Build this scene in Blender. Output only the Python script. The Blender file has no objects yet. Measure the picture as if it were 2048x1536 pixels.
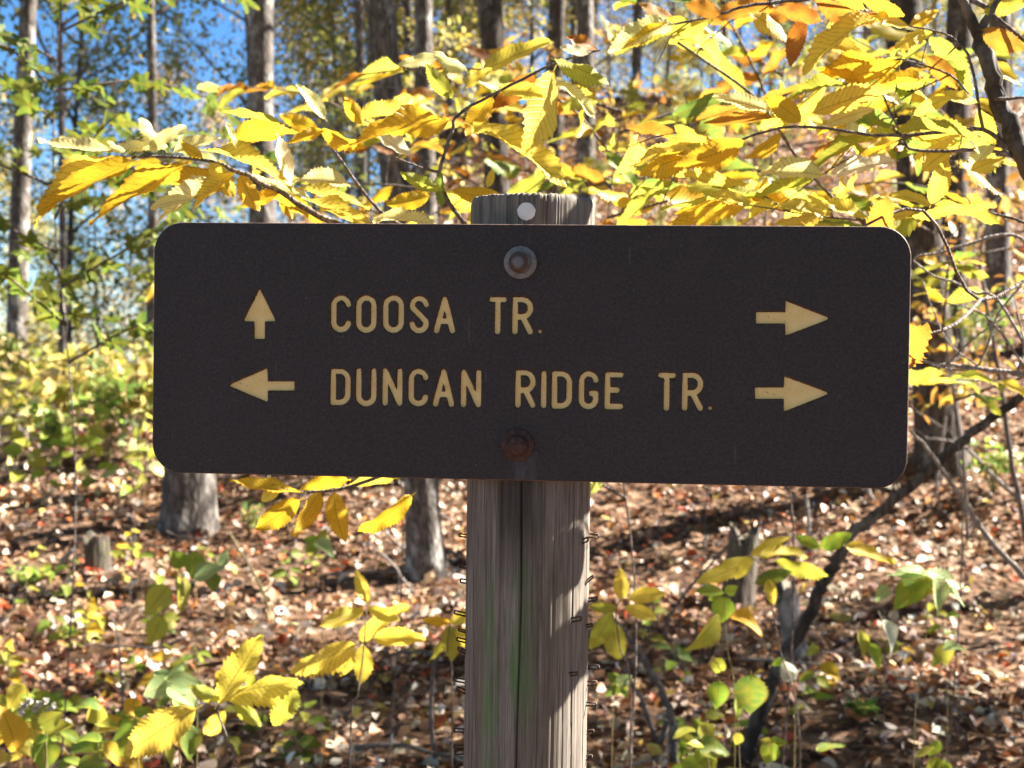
import bpy, math, random
import numpy as np
from mathutils import Vector, Matrix
random.seed(7); rng = np.random.default_rng(11)
R = math.radians
scene = bpy.context.scene
COL = scene.collection

# ------------------------------------------------------------------ camera, sky, sun, exposure
F = 2813.0                                   # focal length in photo pixels (2048 wide)
CAM = Vector((0.0, 0.0, 1.45))
cam_d = bpy.data.cameras.new('camera'); cam = bpy.data.objects.new('camera', cam_d); COL.objects.link(cam)
cam_d.sensor_width = 36.0; cam_d.lens = 36.0 * F / 2048.0
cam_d.clip_start = 0.05; cam_d.clip_end = 1500
cam_d.dof.use_dof = True; cam_d.dof.focus_distance = 1.43; cam_d.dof.aperture_fstop = 10.5
CR = (Matrix.Rotation(R(90 - 1.18), 3, 'X') @ Matrix.Rotation(R(0.82), 3, 'Z'))
cam.matrix_world = Matrix.Translation(CAM) @ CR.to_4x4()
scene.camera = cam

SUN_AZ, SUN_EL = R(69), R(39)                # azimuth from +Y (view direction) towards +X (right)
SD = Vector((math.sin(SUN_AZ) * math.cos(SUN_EL), math.cos(SUN_AZ) * math.cos(SUN_EL), math.sin(SUN_EL)))
world = bpy.data.worlds.new('World'); scene.world = world; world.use_nodes = True
wn = world.node_tree.nodes; wl = world.node_tree.links; wn.clear()
sky = wn.new('ShaderNodeTexSky'); sky.sky_type = 'NISHITA'; sky.sun_disc = False
sky.sun_elevation = SUN_EL; sky.sun_rotation = SUN_AZ
sky.altitude = 2500; sky.air_density = 1.0; sky.dust_density = 0.0; sky.ozone_density = 4.0
hs = wn.new('ShaderNodeHueSaturation'); hs.inputs['Saturation'].default_value = 1.2; hs.inputs['Value'].default_value = 0.7
bg = wn.new('ShaderNodeBackground'); bg.inputs['Strength'].default_value = 0.05
wo = wn.new('ShaderNodeOutputWorld')
wl.new(sky.outputs[0], hs.inputs['Color']); wl.new(hs.outputs[0], bg.inputs['Color']); wl.new(bg.outputs[0], wo.inputs['Surface'])
sun_d = bpy.data.lights.new('sun', 'SUN'); sun_d.energy = 5.0; sun_d.angle = R(0.53); sun_d.color = (1.0, 0.94, 0.84)
sun = bpy.data.objects.new('sun', sun_d); COL.objects.link(sun)
sun.rotation_euler = SD.to_track_quat('Z', 'Y').to_euler(); sun.location = (20, 10, 30)
vs = scene.view_settings; vs.view_transform = 'Standard'; vs.look = 'None'; vs.exposure = 2.7; vs.gamma = 1.0; vs.use_curve_mapping = False
cy = scene.cycles
cy.max_bounces = 6; cy.diffuse_bounces = 3; cy.glossy_bounces = 2; cy.transmission_bounces = 4; cy.transparent_max_bounces = 4
cy.sample_clamp_indirect = 6.0; cy.use_denoising = True; cy.caustics_reflective = False; cy.caustics_refractive = False

# ------------------------------------------------------------------ pixel helpers (photo pixels -> directions)
def ray(px, py): return CR @ Vector(((px - 1024) / F, -(py - 768) / F, -1.0))
def at(px, py, Y):
    r = ray(px, py); return CAM + r * (Y / r.y)
def ss(a, b, x):
    t = np.clip((x - a) / (b - a), 0, 1); return t * t * (3 - 2 * t)
def gz(x, y):
    x = np.asarray(x, float); y = np.asarray(y, float)
    s = ss(-8.0, -0.5, x)
    t = np.clip(y - 8 + 0.35 * np.clip(x, -2, 4), 0, 24)
    up = 0.335 * t * t / (t + 3.0) * s
    far = np.clip(y - 33, 0, 60) * -0.05 * s
    down = -0.14 * np.clip(y - 19, 0, 60) * (1 - s)
    bump = 0.05 * np.sin(x * 1.3 + 0.7) * np.cos(y * 0.9) + 0.03 * np.sin(x * 2.9 + y * 1.7) + 0.02 * np.sin(x * 5.1 - y * 4.3)
    return up + down + far + bump * ss(1.5, 4, y)
def gzf(x, y): return float(gz(x, y))
def on_ground(px, py, ymax=60):
    r = ray(px, py); t = 1.5
    while t < ymax:
        p = CAM + r * t
        if p.z <= gzf(p.x, p.y): return p
        t += 0.03
    return CAM + r * ymax

# ------------------------------------------------------------------ object helpers
def tag(o, label=None, cat=None, group=None, kind=None):
    if label: o['label'] = label
    if cat: o['category'] = cat
    if group: o['group'] = group
    if kind: o['kind'] = kind
    return o
def empty(name, loc=(0, 0, 0), label=None, cat=None, group=None):
    o = bpy.data.objects.new(name, None); o.location = loc; COL.objects.link(o); o.empty_display_size = 0.1
    return tag(o, label, cat, group)
def link(name, me, parent=None, mat=None, local=False):
    """mesh in world coordinates (or in parent's local ones when local)"""
    o = bpy.data.objects.new(name, me); COL.objects.link(o)
    if mat and not me.materials: me.materials.append(mat)
    if parent:
        o.parent = parent
        if not local: o.matrix_parent_inverse = Matrix.Translation(-parent.location) if parent.parent is None else Matrix.Translation(-(parent.parent.location))
    return o
class MB:
    def __init__(s): s.v = []; s.f = []; s.c = []
    def tube(s, pts, rads, n=8, cap=True, col=None, wob=0.0):
        pts = [Vector(p) for p in pts]; k = len(pts); base = len(s.v)
        ref = Vector((0, 1, 0))
        for i, p in enumerate(pts):
            d = (pts[min(i + 1, k - 1)] - pts[max(i - 1, 0)]).normalized()
            a = d.cross(ref)
            if a.length < 0.1: a = d.cross(Vector((1, 0, 0)))
            a.normalize(); b = d.cross(a); r = rads[i]
            for j in range(n):
                an = 2 * math.pi * j / n; rr = r * (1 + wob * (math.sin(an * 3 + i * 0.7) * .5 + math.sin(an * 5 - i * 1.9) * .5))
                s.v.append(p + (a * math.cos(an) + b * math.sin(an)) * rr)
        for i in range(k - 1):
            for j in range(n):
                j2 = (j + 1) % n
                s.f.append((base + i * n + j, base + i * n + j2, base + (i + 1) * n + j2, base + (i + 1) * n + j))
        if cap:
            s.f.append(tuple(base + j for j in reversed(range(n)))); s.f.append(tuple(base + (k - 1) * n + j for j in range(n)))
        return s
    def box(s, c, ax, ay, az):
        b = len(s.v); c = Vector(c); ax, ay, az = Vector(ax), Vector(ay), Vector(az)
        for i in (-1, 1):
            for j in (-1, 1):
                for k in (-1, 1): s.v.append(c + ax * i + ay * j + az * k)
        for q in ((0, 1, 3, 2), (4, 6, 7, 5), (0, 4, 5, 1), (2, 3, 7, 6), (0, 2, 6, 4), (1, 5, 7, 3)): s.f.append(tuple(b + t for t in q))
        return s
    def mesh(s, name, mat=None, smooth=True):
        me = bpy.data.meshes.new(name); me.from_pydata([tuple(v) for v in s.v], [], s.f)
        if mat: me.materials.append(mat)
        if smooth: me.polygons.foreach_set('use_smooth', [True] * len(me.polygons))
        me.update(); return me
def smooth_path(P, n=6):
    P = [Vector(p) for p in P]
    if len(P) < 3: 
        return [P[0].lerp(P[-1], i / n) for i in range(n + 1)]
    out = []
    for i in range(len(P) - 1):
        p0 = P[max(i - 1, 0)]; p1 = P[i]; p2 = P[i + 1]; p3 = P[min(i + 2, len(P) - 1)]
        for k in range(n):
            t = k / n
            out.append(0.5 * ((2 * p1) + (p2 - p0) * t + (2 * p0 - 5 * p1 + 4 * p2 - p3) * t * t + (3 * p1 - p0 - 3 * p2 + p3) * t ** 3))
    out.append(P[-1]); return out
def lin(a, b, n): return [a + (b - a) * i / (n - 1) for i in range(n)]

# ------------------------------------------------------------------ materials
def new_mat(name):
    m = bpy.data.materials.new(name); m.use_nodes = True; nt = m.node_tree; nt.nodes.clear()
    return m, nt, nt.nodes.new, nt.links.new
def setv(n, **k):
    for a, b in k.items(): n.inputs[a.replace('_', ' ')].default_value = b
    return n
def math_n(N, L, op, a, b=None, c=None, clamp=False):
    n = N('ShaderNodeMath'); n.operation = op; n.use_clamp = clamp
    for i, v in enumerate((a, b, c)):
        if v is None: continue
        if hasattr(v, 'links') or hasattr(v, 'is_linked'): L(v, n.inputs[i])
        else: n.inputs[i].default_value = v
    return n.outputs[0]
def mixc(N, L, fac, a, b, mode='MIX'):
    n = N('ShaderNodeMix'); n.data_type = 'RGBA'; n.blend_type = mode
    for s, v in ((n.inputs[0], fac), (n.inputs[6], a), (n.inputs[7], b)):
        if hasattr(v, 'is_linked'): L(v, s)
        else: s.default_value = v if not isinstance(v, tuple) else (*v[:3], 1)
    return n.outputs[2]
def ramp(N, L, fac, stops, interp='LINEAR'):
    n = N('ShaderNodeValToRGB'); cr = n.color_ramp; cr.interpolation = interp
    while len(cr.elements) < len(stops): cr.elements.new(0.5)
    for e, (p, c) in zip(cr.elements, stops):
        e.position = p; e.color = (*c, 1) if isinstance(c, tuple) else (c, c, c, 1)
    L(fac, n.inputs[0]); return n.outputs[0]
def noise(N, L, vec, scale, detail=4, rough=0.55, dist=0.0):
    n = N('ShaderNodeTexNoise'); setv(n, Scale=scale, Detail=detail, Roughness=rough, Distortion=dist)
    if vec is not None: L(vec, n.inputs['Vector'])
    return n.outputs['Fac']
def mapping(N, L, vec, scale=(1, 1, 1), loc=(0, 0, 0)):
    n = N('ShaderNodeMapping'); n.inputs['Scale'].default_value = scale; n.inputs['Location'].default_value = loc; L(vec, n.inputs[0]); return n.outputs[0]
def finish(N, L, color, rough=0.7, bump=None, strength=0.3, dist=0.01, spec=0.3, metal=0.0):
    p = N('ShaderNodeBsdfPrincipled'); o = N('ShaderNodeOutputMaterial')
    if hasattr(color, 'is_linked'): L(color, p.inputs['Base Color'])
    else: p.inputs['Base Color'].default_value = (*color, 1)
    if hasattr(rough, 'is_linked'): L(rough, p.inputs['Roughness'])
    else: p.inputs['Roughness'].default_value = rough
    p.inputs['Specular IOR Level'].default_value = spec; p.inputs['Metallic'].default_value = metal
    if bump is not None:
        b = N('ShaderNodeBump'); b.inputs['Strength'].default_value = strength; b.inputs['Distance'].default_value = dist
        L(bump, b.inputs['Height']); L(b.outputs[0], p.inputs['Normal'])
    L(p.outputs[0], o.inputs[0]); return p

def mat_board():
    m, nt, N, L = new_mat('sign_brown_paint')
    tc = N('ShaderNodeTexCoord').outputs['Object']
    fine = noise(N, L, tc, 900, 3, 0.6); med = noise(N, L, tc, 14, 5, 0.6); streak = noise(N, L, mapping(N, L, tc, (60, 4, 60)), 3, 4)
    c = ramp(N, L, med, [(0.3, (0.0205, 0.0152, 0.0166)), (0.75, (0.0285, 0.0218, 0.0240))])
    c = mixc(N, L, ramp(N, L, noise(N, L, tc, 330, 4, 0.7), [(0.38, 0.0), (0.62, 1.0)]), mixc(N, L, 0.42, c, (0.008, 0.006, 0.007)), mixc(N, L, 0.20, c, (0.10, 0.078, 0.085)))
    specks = noise(N, L, tc, 210, 2, 0.5)
    c = mixc(N, L, ramp(N, L, specks, [(0.725, 0.0), (0.77, 0.5)]), c, (0.22, 0.17, 0.14))
    scr = noise(N, L, mapping(N, L, tc, (1.0, 0.12, 1)), 120, 2, 0.5)
    c = mixc(N, L, ramp(N, L, scr, [(0.72, 0.0), (0.77, 0.28)]), c, (0.12, 0.1, 0.1))
    # pale mineral streak that ran down from the lower bolt
    sep = N('ShaderNodeSeparateXYZ'); L(tc, sep.inputs[0])
    dx = math_n(N, L, 'SUBTRACT', sep.outputs[0], -0.008)
    mx = math_n(N, L, 'SUBTRACT', 1.0, math_n(N, L, 'DIVIDE', math_n(N, L, 'ABSOLUTE', dx), 0.017), clamp=True)
    my = math_n(N, L, 'LESS_THAN', sep.outputs[1], -0.098)
    f = math_n(N, L, 'MULTIPLY', math_n(N, L, 'MULTIPLY', mx, my), ramp(N, L, noise(N, L, mapping(N, L, tc, (1, .25, 1)), 90, 4), [(0.38, 0.0), (0.7, 0.6)]))
    c = mixc(N, L, f, c, (0.16, 0.145, 0.15))
    bump = math_n(N, L, 'ADD', math_n(N, L, 'MULTIPLY', fine, 0.6), math_n(N, L, 'MULTIPLY', noise(N, L, tc, 380, 2), 0.6))
    finish(N, L, c, 0.55, bump, 0.7, 0.0022, 0.4); return m
def mat_letter():
    m, nt, N, L = new_mat('routed_cream_paint')
    tcn = N('ShaderNodeTexCoord'); oc = tcn.outputs['Object']; gen = tcn.outputs['Generated']
    sep = N('ShaderNodeSeparateXYZ'); L(gen, sep.inputs[0])
    base = ramp(N, L, noise(N, L, oc, 60, 4), [(0.3, (0.82, 0.56, 0.21)), (0.7, (0.90, 0.68, 0.30))])
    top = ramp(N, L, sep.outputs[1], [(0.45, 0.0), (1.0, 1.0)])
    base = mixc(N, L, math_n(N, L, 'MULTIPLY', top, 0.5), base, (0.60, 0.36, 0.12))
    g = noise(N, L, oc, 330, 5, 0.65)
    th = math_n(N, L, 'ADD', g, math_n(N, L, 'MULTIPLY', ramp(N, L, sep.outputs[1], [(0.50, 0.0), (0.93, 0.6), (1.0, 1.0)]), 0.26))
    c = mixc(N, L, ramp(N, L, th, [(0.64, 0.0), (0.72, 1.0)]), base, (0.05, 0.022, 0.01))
    finish(N, L, c, 0.6, g, 0.2, 0.001, 0.3); return m
def mat_post():
    m, nt, N, L = new_mat('weathered_post_wood')
    tc = N('ShaderNodeTexCoord').outputs['Object']
    sep = N('ShaderNodeSeparateXYZ'); L(tc, sep.inputs[0])
    X, Z = sep.outputs[0], sep.outputs[2]
    g1 = noise(N, L, mapping(N, L, tc, (26, 26, 0.8)), 3.0, 9, 0.62, 0.35); g2 = noise(N, L, mapping(N, L, tc, (26, 26, 0.7)), 2.0, 4, 0.6)
    c = ramp(N, L, g1, [(0.25, (0.110, 0.090, 0.072)), (0.5, (0.200, 0.172, 0.146)), (0.8, (0.33, 0.30, 0.265))])
    c = mixc(N, L, ramp(N, L, g2, [(0.42, 0.0), (0.72, 0.55)]), c, (0.075, 0.055, 0.038))
    fib = noise(N, L, mapping(N, L, tc, (330, 330, 7)), 2.0, 6, 0.7, 0.3)
    c = mixc(N, L, ramp(N, L, fib, [(0.36, 0.7), (0.52, 0.0)]), c, (0.045, 0.033, 0.024))
    c = mixc(N, L, ramp(N, L, fib, [(0.56, 0.0), (0.74, 0.55)]), c, (0.40, 0.36, 0.30))
    blot = noise(N, L, mapping(N, L, tc, (9, 9, 3)), 2.0, 6, 0.65)
    c = mixc(N, L, ramp(N, L, blot, [(0.5, 0.0), (0.7, 0.45)]), c, (0.06, 0.047, 0.033))
    warm = ramp(N, L, noise(N, L, mapping(N, L, tc, (30, 30, 1.2)), 1.4, 3), [(0.45, 0.0), (0.75, 0.2)])
    c = mixc(N, L, warm, c, (0.22, 0.145, 0.075))
    def band(x0, x1, z0, z1, soft=0.006, zs=0.06):
        wob = math_n(N, L, 'MULTIPLY', math_n(N, L, 'SUBTRACT', noise(N, L, mapping(N, L, tc, (200, 200, 5)), 1.0, 4), 0.5), 0.03)
        a = math_n(N, L, 'DIVIDE', math_n(N, L, 'SUBTRACT', math_n(N, L, 'ADD', X, wob), x0), soft, clamp=True)
        b = math_n(N, L, 'DIVIDE', math_n(N, L, 'SUBTRACT', x1, math_n(N, L, 'ADD', X, wob)), soft, clamp=True)
        zz = math_n(N, L, 'ADD', Z, math_n(N, L, 'MULTIPLY', wob, 3.0))
        d = math_n(N, L, 'DIVIDE', math_n(N, L, 'SUBTRACT', zz, z0), zs, clamp=True); e = math_n(N, L, 'DIVIDE', math_n(N, L, 'SUBTRACT', z1, zz), zs * 0.4, clamp=True)
        return math_n(N, L, 'MULTIPLY', math_n(N, L, 'MULTIPLY', a, b), math_n(N, L, 'MULTIPLY', d, e))
    # front side only: algae smears and a damp stain under the bolt
    front = math_n(N, L, 'LESS_THAN', sep.outputs[1], 0.0)
    al = math_n(N, L, 'MULTIPLY', ramp(N, L, noise(N, L, mapping(N, L, tc, (170, 170, 9)), 2.0, 6, 0.75), [(0.40, 0.1), (0.56, 1.0)]), ramp(N, L, noise(N, L, mapping(N, L, tc, (12, 12, 7)), 2.0, 4, 0.6), [(0.34, 0.25), (0.56, 1.0)]))
    for (x0, x1, z0, z1, k) in ((-0.047, -0.029, 0.93, 1.235, 0.8), (-0.020, 0.010, 1.05, 1.24, 0.95)):
        fm = math_n(N, L, 'MULTIPLY', math_n(N, L, 'MULTIPLY', band(x0, x1, z0, z1), al), front)
        c = mixc(N, L, math_n(N, L, 'MULTIPLY', fm, k), c, (0.085, 0.185, 0.055))
    st = math_n(N, L, 'MULTIPLY', band(-0.036, 0.016, 1.20, 1.36, 0.012, 0.08), front)
    c = mixc(N, L, math_n(N, L, 'MULTIPLY', st, 0.72), c, (0.035, 0.03, 0.026))
    hgt = math_n(N, L, 'ADD', g1, math_n(N, L, 'MULTIPLY', fib, 0.9))
    finish(N, L, c, 0.85, hgt, 0.4, 0.0012, 0.2); return m
def mat_bark(name, dark, light, lich=(0.3, 0.31, 0.28), lf=0.35, scale=1.0, zs=0.35):
    m, nt, N, L = new_mat(name)
    tc = N('ShaderNodeTexCoord').outputs['Object']; inf = N('ShaderNodeObjectInfo')
    v = N('ShaderNodeVectorMath'); v.operation = 'ADD'; L(tc, v.inputs[0]); L(inf.outputs['Location'], v.inputs[1])
    q = mapping(N, L, v.outputs[0], (14 * scale, 14 * scale, 14 * scale * zs))
    n1 = noise(N, L, q, 1.2, 7, 0.68, 0.6)
    vor = N('ShaderNodeTexVoronoi'); vor.feature = 'DISTANCE_TO_EDGE'; vor.inputs['Scale'].default_value = 1.5; L(q, vor.inputs['Vector'])
    cr = ramp(N, L, vor.outputs['Distance'], [(0.0, 0.0), (0.22, 1.0)])
    c = ramp(N, L, n1, [(0.3, dark), (0.7, light)])
    c = mixc(N, L, math_n(N, L, 'MULTIPLY', math_n(N, L, 'SUBTRACT', 1.0, cr), 0.6), c, tuple(d * 0.4 for d in dark))
    l2 = noise(N, L, mapping(N, L, v.outputs[0], (3.2 * scale, 3.2 * scale, 2.2 * scale)), 2.0, 6, 0.7)
    c = mixc(N, L, ramp(N, L, l2, [(0.52, 0.0), (0.66, lf)]), c, lich)
    h = math_n(N, L, 'ADD', math_n(N, L, 'MULTIPLY', cr, 0.7), n1)
    finish(N, L, c, 0.88, h, 0.55, 0.010, 0.2); return m
def mat_leaf(name, src='object', veins=True, trans=0.45, spot=0.4, gloss=0.35):
    m, nt, N, L = new_mat(name)
    if src == 'object': col = N('ShaderNodeObjectInfo').outputs['Color']
    else:
        a = N('ShaderNodeAttribute'); a.attribute_name = 'col'; col = a.outputs['Color']
    c = col; bump = None
    if veins:
        uv = N('ShaderNodeTexCoord').outputs['UV']; sep = N('ShaderNodeSeparateXYZ'); L(uv, sep.inputs[0])
        ax = math_n(N, L, 'ABSOLUTE', math_n(N, L, 'SUBTRACT', math_n(N, L, 'MULTIPLY', sep.outputs[0], 2.0), 1.0))
        mid = math_n(N, L, 'LESS_THAN', ax, 0.045)
        ph = math_n(N, L, 'FRACT', math_n(N, L, 'SUBTRACT', math_n(N, L, 'MULTIPLY', sep.outputs[1], 14.0), math_n(N, L, 'MULTIPLY', ax, 1.7)))
        lat = ramp(N, L, math_n(N, L, 'ABSOLUTE', math_n(N, L, 'SUBTRACT', ph, 0.5)), [(0.0, 1.0), (0.07, 0.9), (0.13, 0.0)])
        vein = math_n(N, L, 'MAXIMUM', mid, math_n(N, L, 'MULTIPLY', lat, 0.55))
        oi = N('ShaderNodeObjectInfo'); vv = N('ShaderNodeVectorMath'); vv.operation = 'ADD'
        L(uv, vv.inputs[0]); L(oi.outputs['Location'], vv.inputs[1])
        n1 = noise(N, L, mapping(N, L, vv.outputs[0], (1.0, 2.4, 1)), 2.2, 4, 0.6); n2 = noise(N, L, mapping(N, L, vv.outputs[0], (1.0, 2.4, 1)), 13, 3, 0.6)
        c = mixc(N, L, ramp(N, L, n1, [(0.4, 0.0), (0.8, 0.4)]), c, (0.70, 0.46, 0.035), 'MIX')
        # greener tissue stays along the veins
        c = mixc(N, L, math_n(N, L, 'MULTIPLY', vein, 0.6), c, (0.22, 0.19, 0.02))
        c = mixc(N, L, ramp(N, L, n2, [(0.63, 0.0), (0.67, spot)]), c, (0.10, 0.045, 0.012))
        edge = math_n(N, L, 'MULTIPLY', ramp(N, L, ax, [(0.8, 0.0), (1.0, 1.0)]), ramp(N, L, n1, [(0.45, 0.0), (0.6, 0.7)]))
        c = mixc(N, L, edge, c, (0.22, 0.085, 0.02))
        bump = lat
    d = N('ShaderNodeBsdfPrincipled'); L(c, d.inputs['Base Color']); d.inputs['Roughness'].default_value = 0.5; d.inputs['Specular IOR Level'].default_value = gloss
    t = N('ShaderNodeBsdfTranslucent'); L(c, t.inputs['Color'])
    if bump is not None:
        b = N('ShaderNodeBump'); b.inputs['Strength'].default_value = 0.5; b.inputs['Distance'].default_value = 0.003
        L(bump, b.inputs['Height']); L(b.outputs[0], d.inputs['Normal'])
    mx = N('ShaderNodeMixShader'); mx.inputs[0].default_value = trans; L(d.outputs[0], mx.inputs[1]); L(t.outputs[0], mx.inputs[2])
    o = N('ShaderNodeOutputMaterial'); L(mx.outputs[0], o.inputs[0]); return m
def mat_ground():
    m, nt, N, L = new_mat('forest_soil')
    tc = N('ShaderNodeTexCoord').outputs['Object']
    a = noise(N, L, tc, 3.0, 8, 0.7); v = N('ShaderNodeTexVoronoi'); v.inputs['Scale'].default_value = 13; L(tc, v.inputs['Vector'])
    c = ramp(N, L, a, [(0.3, (0.04, 0.022, 0.014)), (0.6, (0.11, 0.062, 0.037)), (0.8, (0.22, 0.135, 0.085))])
    c2 = ramp(N, L, v.outputs['Color'], [(0.1, (0.05, 0.026, 0.016)), (0.5, (0.16, 0.09, 0.052)), (0.9, (0.36, 0.24, 0.16))])
    c = mixc(N, L, 0.55, c, c2)
    finish(N, L, c, 0.95, math_n(N, L, 'ADD', a, v.outputs['Distance']), 0.8, 0.05, 0.1); return m
def mat_simple(name, a, b, scale=40, rough=0.6, metal=0.0, bump=0.3, dist=0.001, lo=0.4, hi=0.65):
    m, nt, N, L = new_mat(name); tc = N('ShaderNodeTexCoord').outputs['Object']
    n = noise(N, L, tc, scale, 6, 0.65)
    finish(N, L, ramp(N, L, n, [(lo, a), (hi, b)]), rough, n, bump, dist, 0.4, metal); return m

def mat_bolt():
    m, nt, N, L = new_mat('half_rusted_steel'); tc = N('ShaderNodeTexCoord').outputs['Object']
    v = N('ShaderNodeVectorMath'); v.operation = 'LENGTH'; L(mapping(N, L, tc, (1, 1, 0), (0.0016, 0.0004, 0)), v.inputs[0])
    n = noise(N, L, tc, 240, 5, 0.6)
    d = math_n(N, L, 'ADD', v.outputs['Value'], math_n(N, L, 'MULTIPLY', math_n(N, L, 'SUBTRACT', n, 0.5), 0.006))
    f = ramp(N, L, math_n(N, L, 'MULTIPLY', d, 60), [(0.24, 0.0), (0.40, 0.85), (0.56, 0.85), (0.72, 0.1)])
    finish(N, L, mixc(N, L, f, (0.15, 0.145, 0.145), (0.060, 0.026, 0.019)), 0.6, n, 0.4, 0.001, 0.4, 0.15); return m

M = dict(
    board=mat_board(), letter=mat_letter(), post=mat_post(),
    bark=mat_bark('grey_brown_bark', (0.055, 0.044, 0.038), (0.22, 0.185, 0.16), (0.55, 0.54, 0.50), 0.55),
    bark_dark=mat_bark('dark_furrowed_bark', (0.034, 0.026, 0.022), (0.135, 0.106, 0.088), (0.36, 0.35, 0.32), 0.4, 1.3, 0.25),
    bark_pale=mat_bark('pale_smooth_bark', (0.19, 0.16, 0.14), (0.38, 0.34, 0.31), (0.5, 0.49, 0.46), 0.5, 0.8, 0.6),
    twig=mat_bark('grey_twig_bark', (0.10, 0.075, 0.065), (0.26, 0.21, 0.185), (0.4, 0.39, 0.37), 0.4, 5, 0.3),
    twig_pale=mat_bark('bleached_twig_bark', (0.22, 0.18, 0.155), (0.42, 0.37, 0.33), (0.5, 0.48, 0.45), 0.4, 5, 0.3),
    stump=mat_bark('rotten_stump_wood', (0.06, 0.045, 0.035), (0.20, 0.16, 0.13), (0.09, 0.11, 0.04), 0.7, 2.0, 0.15),
    stem=mat_simple('plant_stem', (0.16, 0.14, 0.05), (0.30, 0.25, 0.11), 60),
    leaf=mat_leaf('chestnut_leaf', 'object', True, 0.50, 0.55),
    herb=mat_leaf('herb_leaf', 'object', True, 0.45, 0.5),
    fall=mat_leaf('fallen_leaf', 'object', True, 0.18, 0.5, 0.4),
    card=mat_leaf('forest_foliage', 'attr', False, 0.45, 0, 0.4),
    litter=mat_leaf('leaf_litter', 'attr', False, 0.15, 0, 0.45),
    soil=mat_ground(),
    scorch=mat_simple('scorched_routed_edge', (0.045, 0.018, 0.009), (0.16, 0.07, 0.028), 260, 0.75),
    edge=mat_simple('worn_board_edge', (0.035, 0.022, 0.020), (0.17, 0.095, 0.072), 140, 0.6, 0.0, 0.3, 0.001, 0.35, 0.6),
    bolt=mat_bolt(),
    zinc=mat_simple('galvanised_steel', (0.13, 0.13, 0.13), (0.22, 0.22, 0.22), 150, 0.7, 0.0),
    rust=mat_simple('rusted_steel', (0.032, 0.015, 0.013), (0.095, 0.040, 0.030), 190, 0.65, 0.1, 0.9, 0.002),
    disc=mat_simple('white_plastic', (0.80, 0.77, 0.72), (0.86, 0.84, 0.80), 50, 0.5),
    wire=mat_simple('rusty_wire', (0.035, 0.022, 0.018), (0.11, 0.06, 0.04), 300, 0.6, 0.4),
    fluff=mat_simple('seed_fluff', (0.55, 0.50, 0.44), (0.75, 0.72, 0.68), 200, 0.95),
)

# ------------------------------------------------------------------ ground
def build_ground():
    xs = np.concatenate([np.linspace(-220, -16, 26)[:-1], np.linspace(-16, 16, 161), np.linspace(16, 220, 26)[1:]])
    ys = np.concatenate([np.linspace(-60, 0, 13)[:-1], np.linspace(0, 40, 201), np.linspace(40, 420, 36)[1:]])
    XX, YY = np.meshgrid(xs, ys); ZZ = gz(XX, YY)
    far = ss(60, 120, np.hypot(XX, YY)); ZZ = ZZ * (1 - far) + (-3.0) * far
    v = np.stack([XX, YY, ZZ], -1).reshape(-1, 3); nx = len(xs); f = []
    for j in range(len(ys) - 1):
        for i in range(nx - 1):
            a = j * nx + i; f.append((a, a + 1, a + nx + 1, a + nx))
    me = bpy.data.meshes.new('ground'); me.from_pydata(v.tolist(), [], f); me.materials.append(M['soil'])
    me.polygons.foreach_set('use_smooth', [True] * len(f))
    o = link('ground', me); tag(o, 'leaf strewn forest floor rising into a wooded slope', 'ground', kind='structure')
build_ground()

# ------------------------------------------------------------------ leaf clouds (many small folded leaves in one mesh)
def leaf_cloud(name, P, size, cols, mat, up=0.35, fold=0.25, aspect=0.55, flat=None):
    n = len(P); P = np.asarray(P); size = np.broadcast_to(np.asarray(size, float), (n,))
    a = rng.normal(size=(n, 3)); 
    if flat is not None: a[:, 2] *= flat
    a /= np.linalg.norm(a, axis=1)[:, None]
    nn = rng.normal(size=(n, 3)); nn[:, 2] += up * 3
    nn -= a * (nn * a).sum(1)[:, None]; nn /= np.linalg.norm(nn, axis=1)[:, None]
    w = np.cross(a, nn); s = size[:, None]
    asp = aspect * rng.uniform(0.75, 1.25, (n, 1))
    fo = fold * rng.uniform(-0.4, 1.3, (n, 1)); cu = rng.uniform(-0.1, 0.25, (n, 1))
    base = P - a * s * 0.5; tip = P + a * s * 0.5 - nn * s * cu
    l1 = P - a * s * 0.14 + w * s * asp * 0.5 + nn * s * fo * .5; r1 = P - a * s * 0.14 - w * s * asp * 0.5 + nn * s * fo * .5
    l2 = P + a * s * 0.22 + w * s * asp * 0.38 + nn * s * (fo * .4 - cu * .4); r2 = P + a * s * 0.22 - w * s * asp * 0.38 + nn * s * (fo * .4 - cu * .4)
    mid = P + nn * s * 0.0
    V = np.stack([base, r1, r2, tip, l2, l1, mid], 1).reshape(-1, 3)
    b = (np.arange(n) * 7)[:, None]
    Fq = np.concatenate([b + np.array([[0, 1, 2, 6]]), b + np.array([[6, 2, 3, 4]]), b + np.array([[0, 6, 4, 5]])], 1).reshape(-1, 4)
    me = bpy.data.meshes.new(name)
    me.vertices.add(len(V)); me.vertices.foreach_set('co', V.ravel().astype(np.float32))
    me.loops.add(Fq.size); me.loops.foreach_set('vertex_index', Fq.ravel().astype(np.int32))
    me.polygons.add(len(Fq)); me.polygons.foreach_set('loop_start', np.arange(0, Fq.size, 4, dtype=np.int32))
    me.update(calc_edges=True); me.validate()
    at_ = me.color_attributes.new('col', 'FLOAT_COLOR', 'POINT')
    cc = np.ones((n, 7, 4), np.float32); cc[:, :, :3] = np.asarray(cols)[:, None, :]
    at_.data.foreach_set('color', cc.ravel())
    me.materials.append(mat); return me
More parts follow.
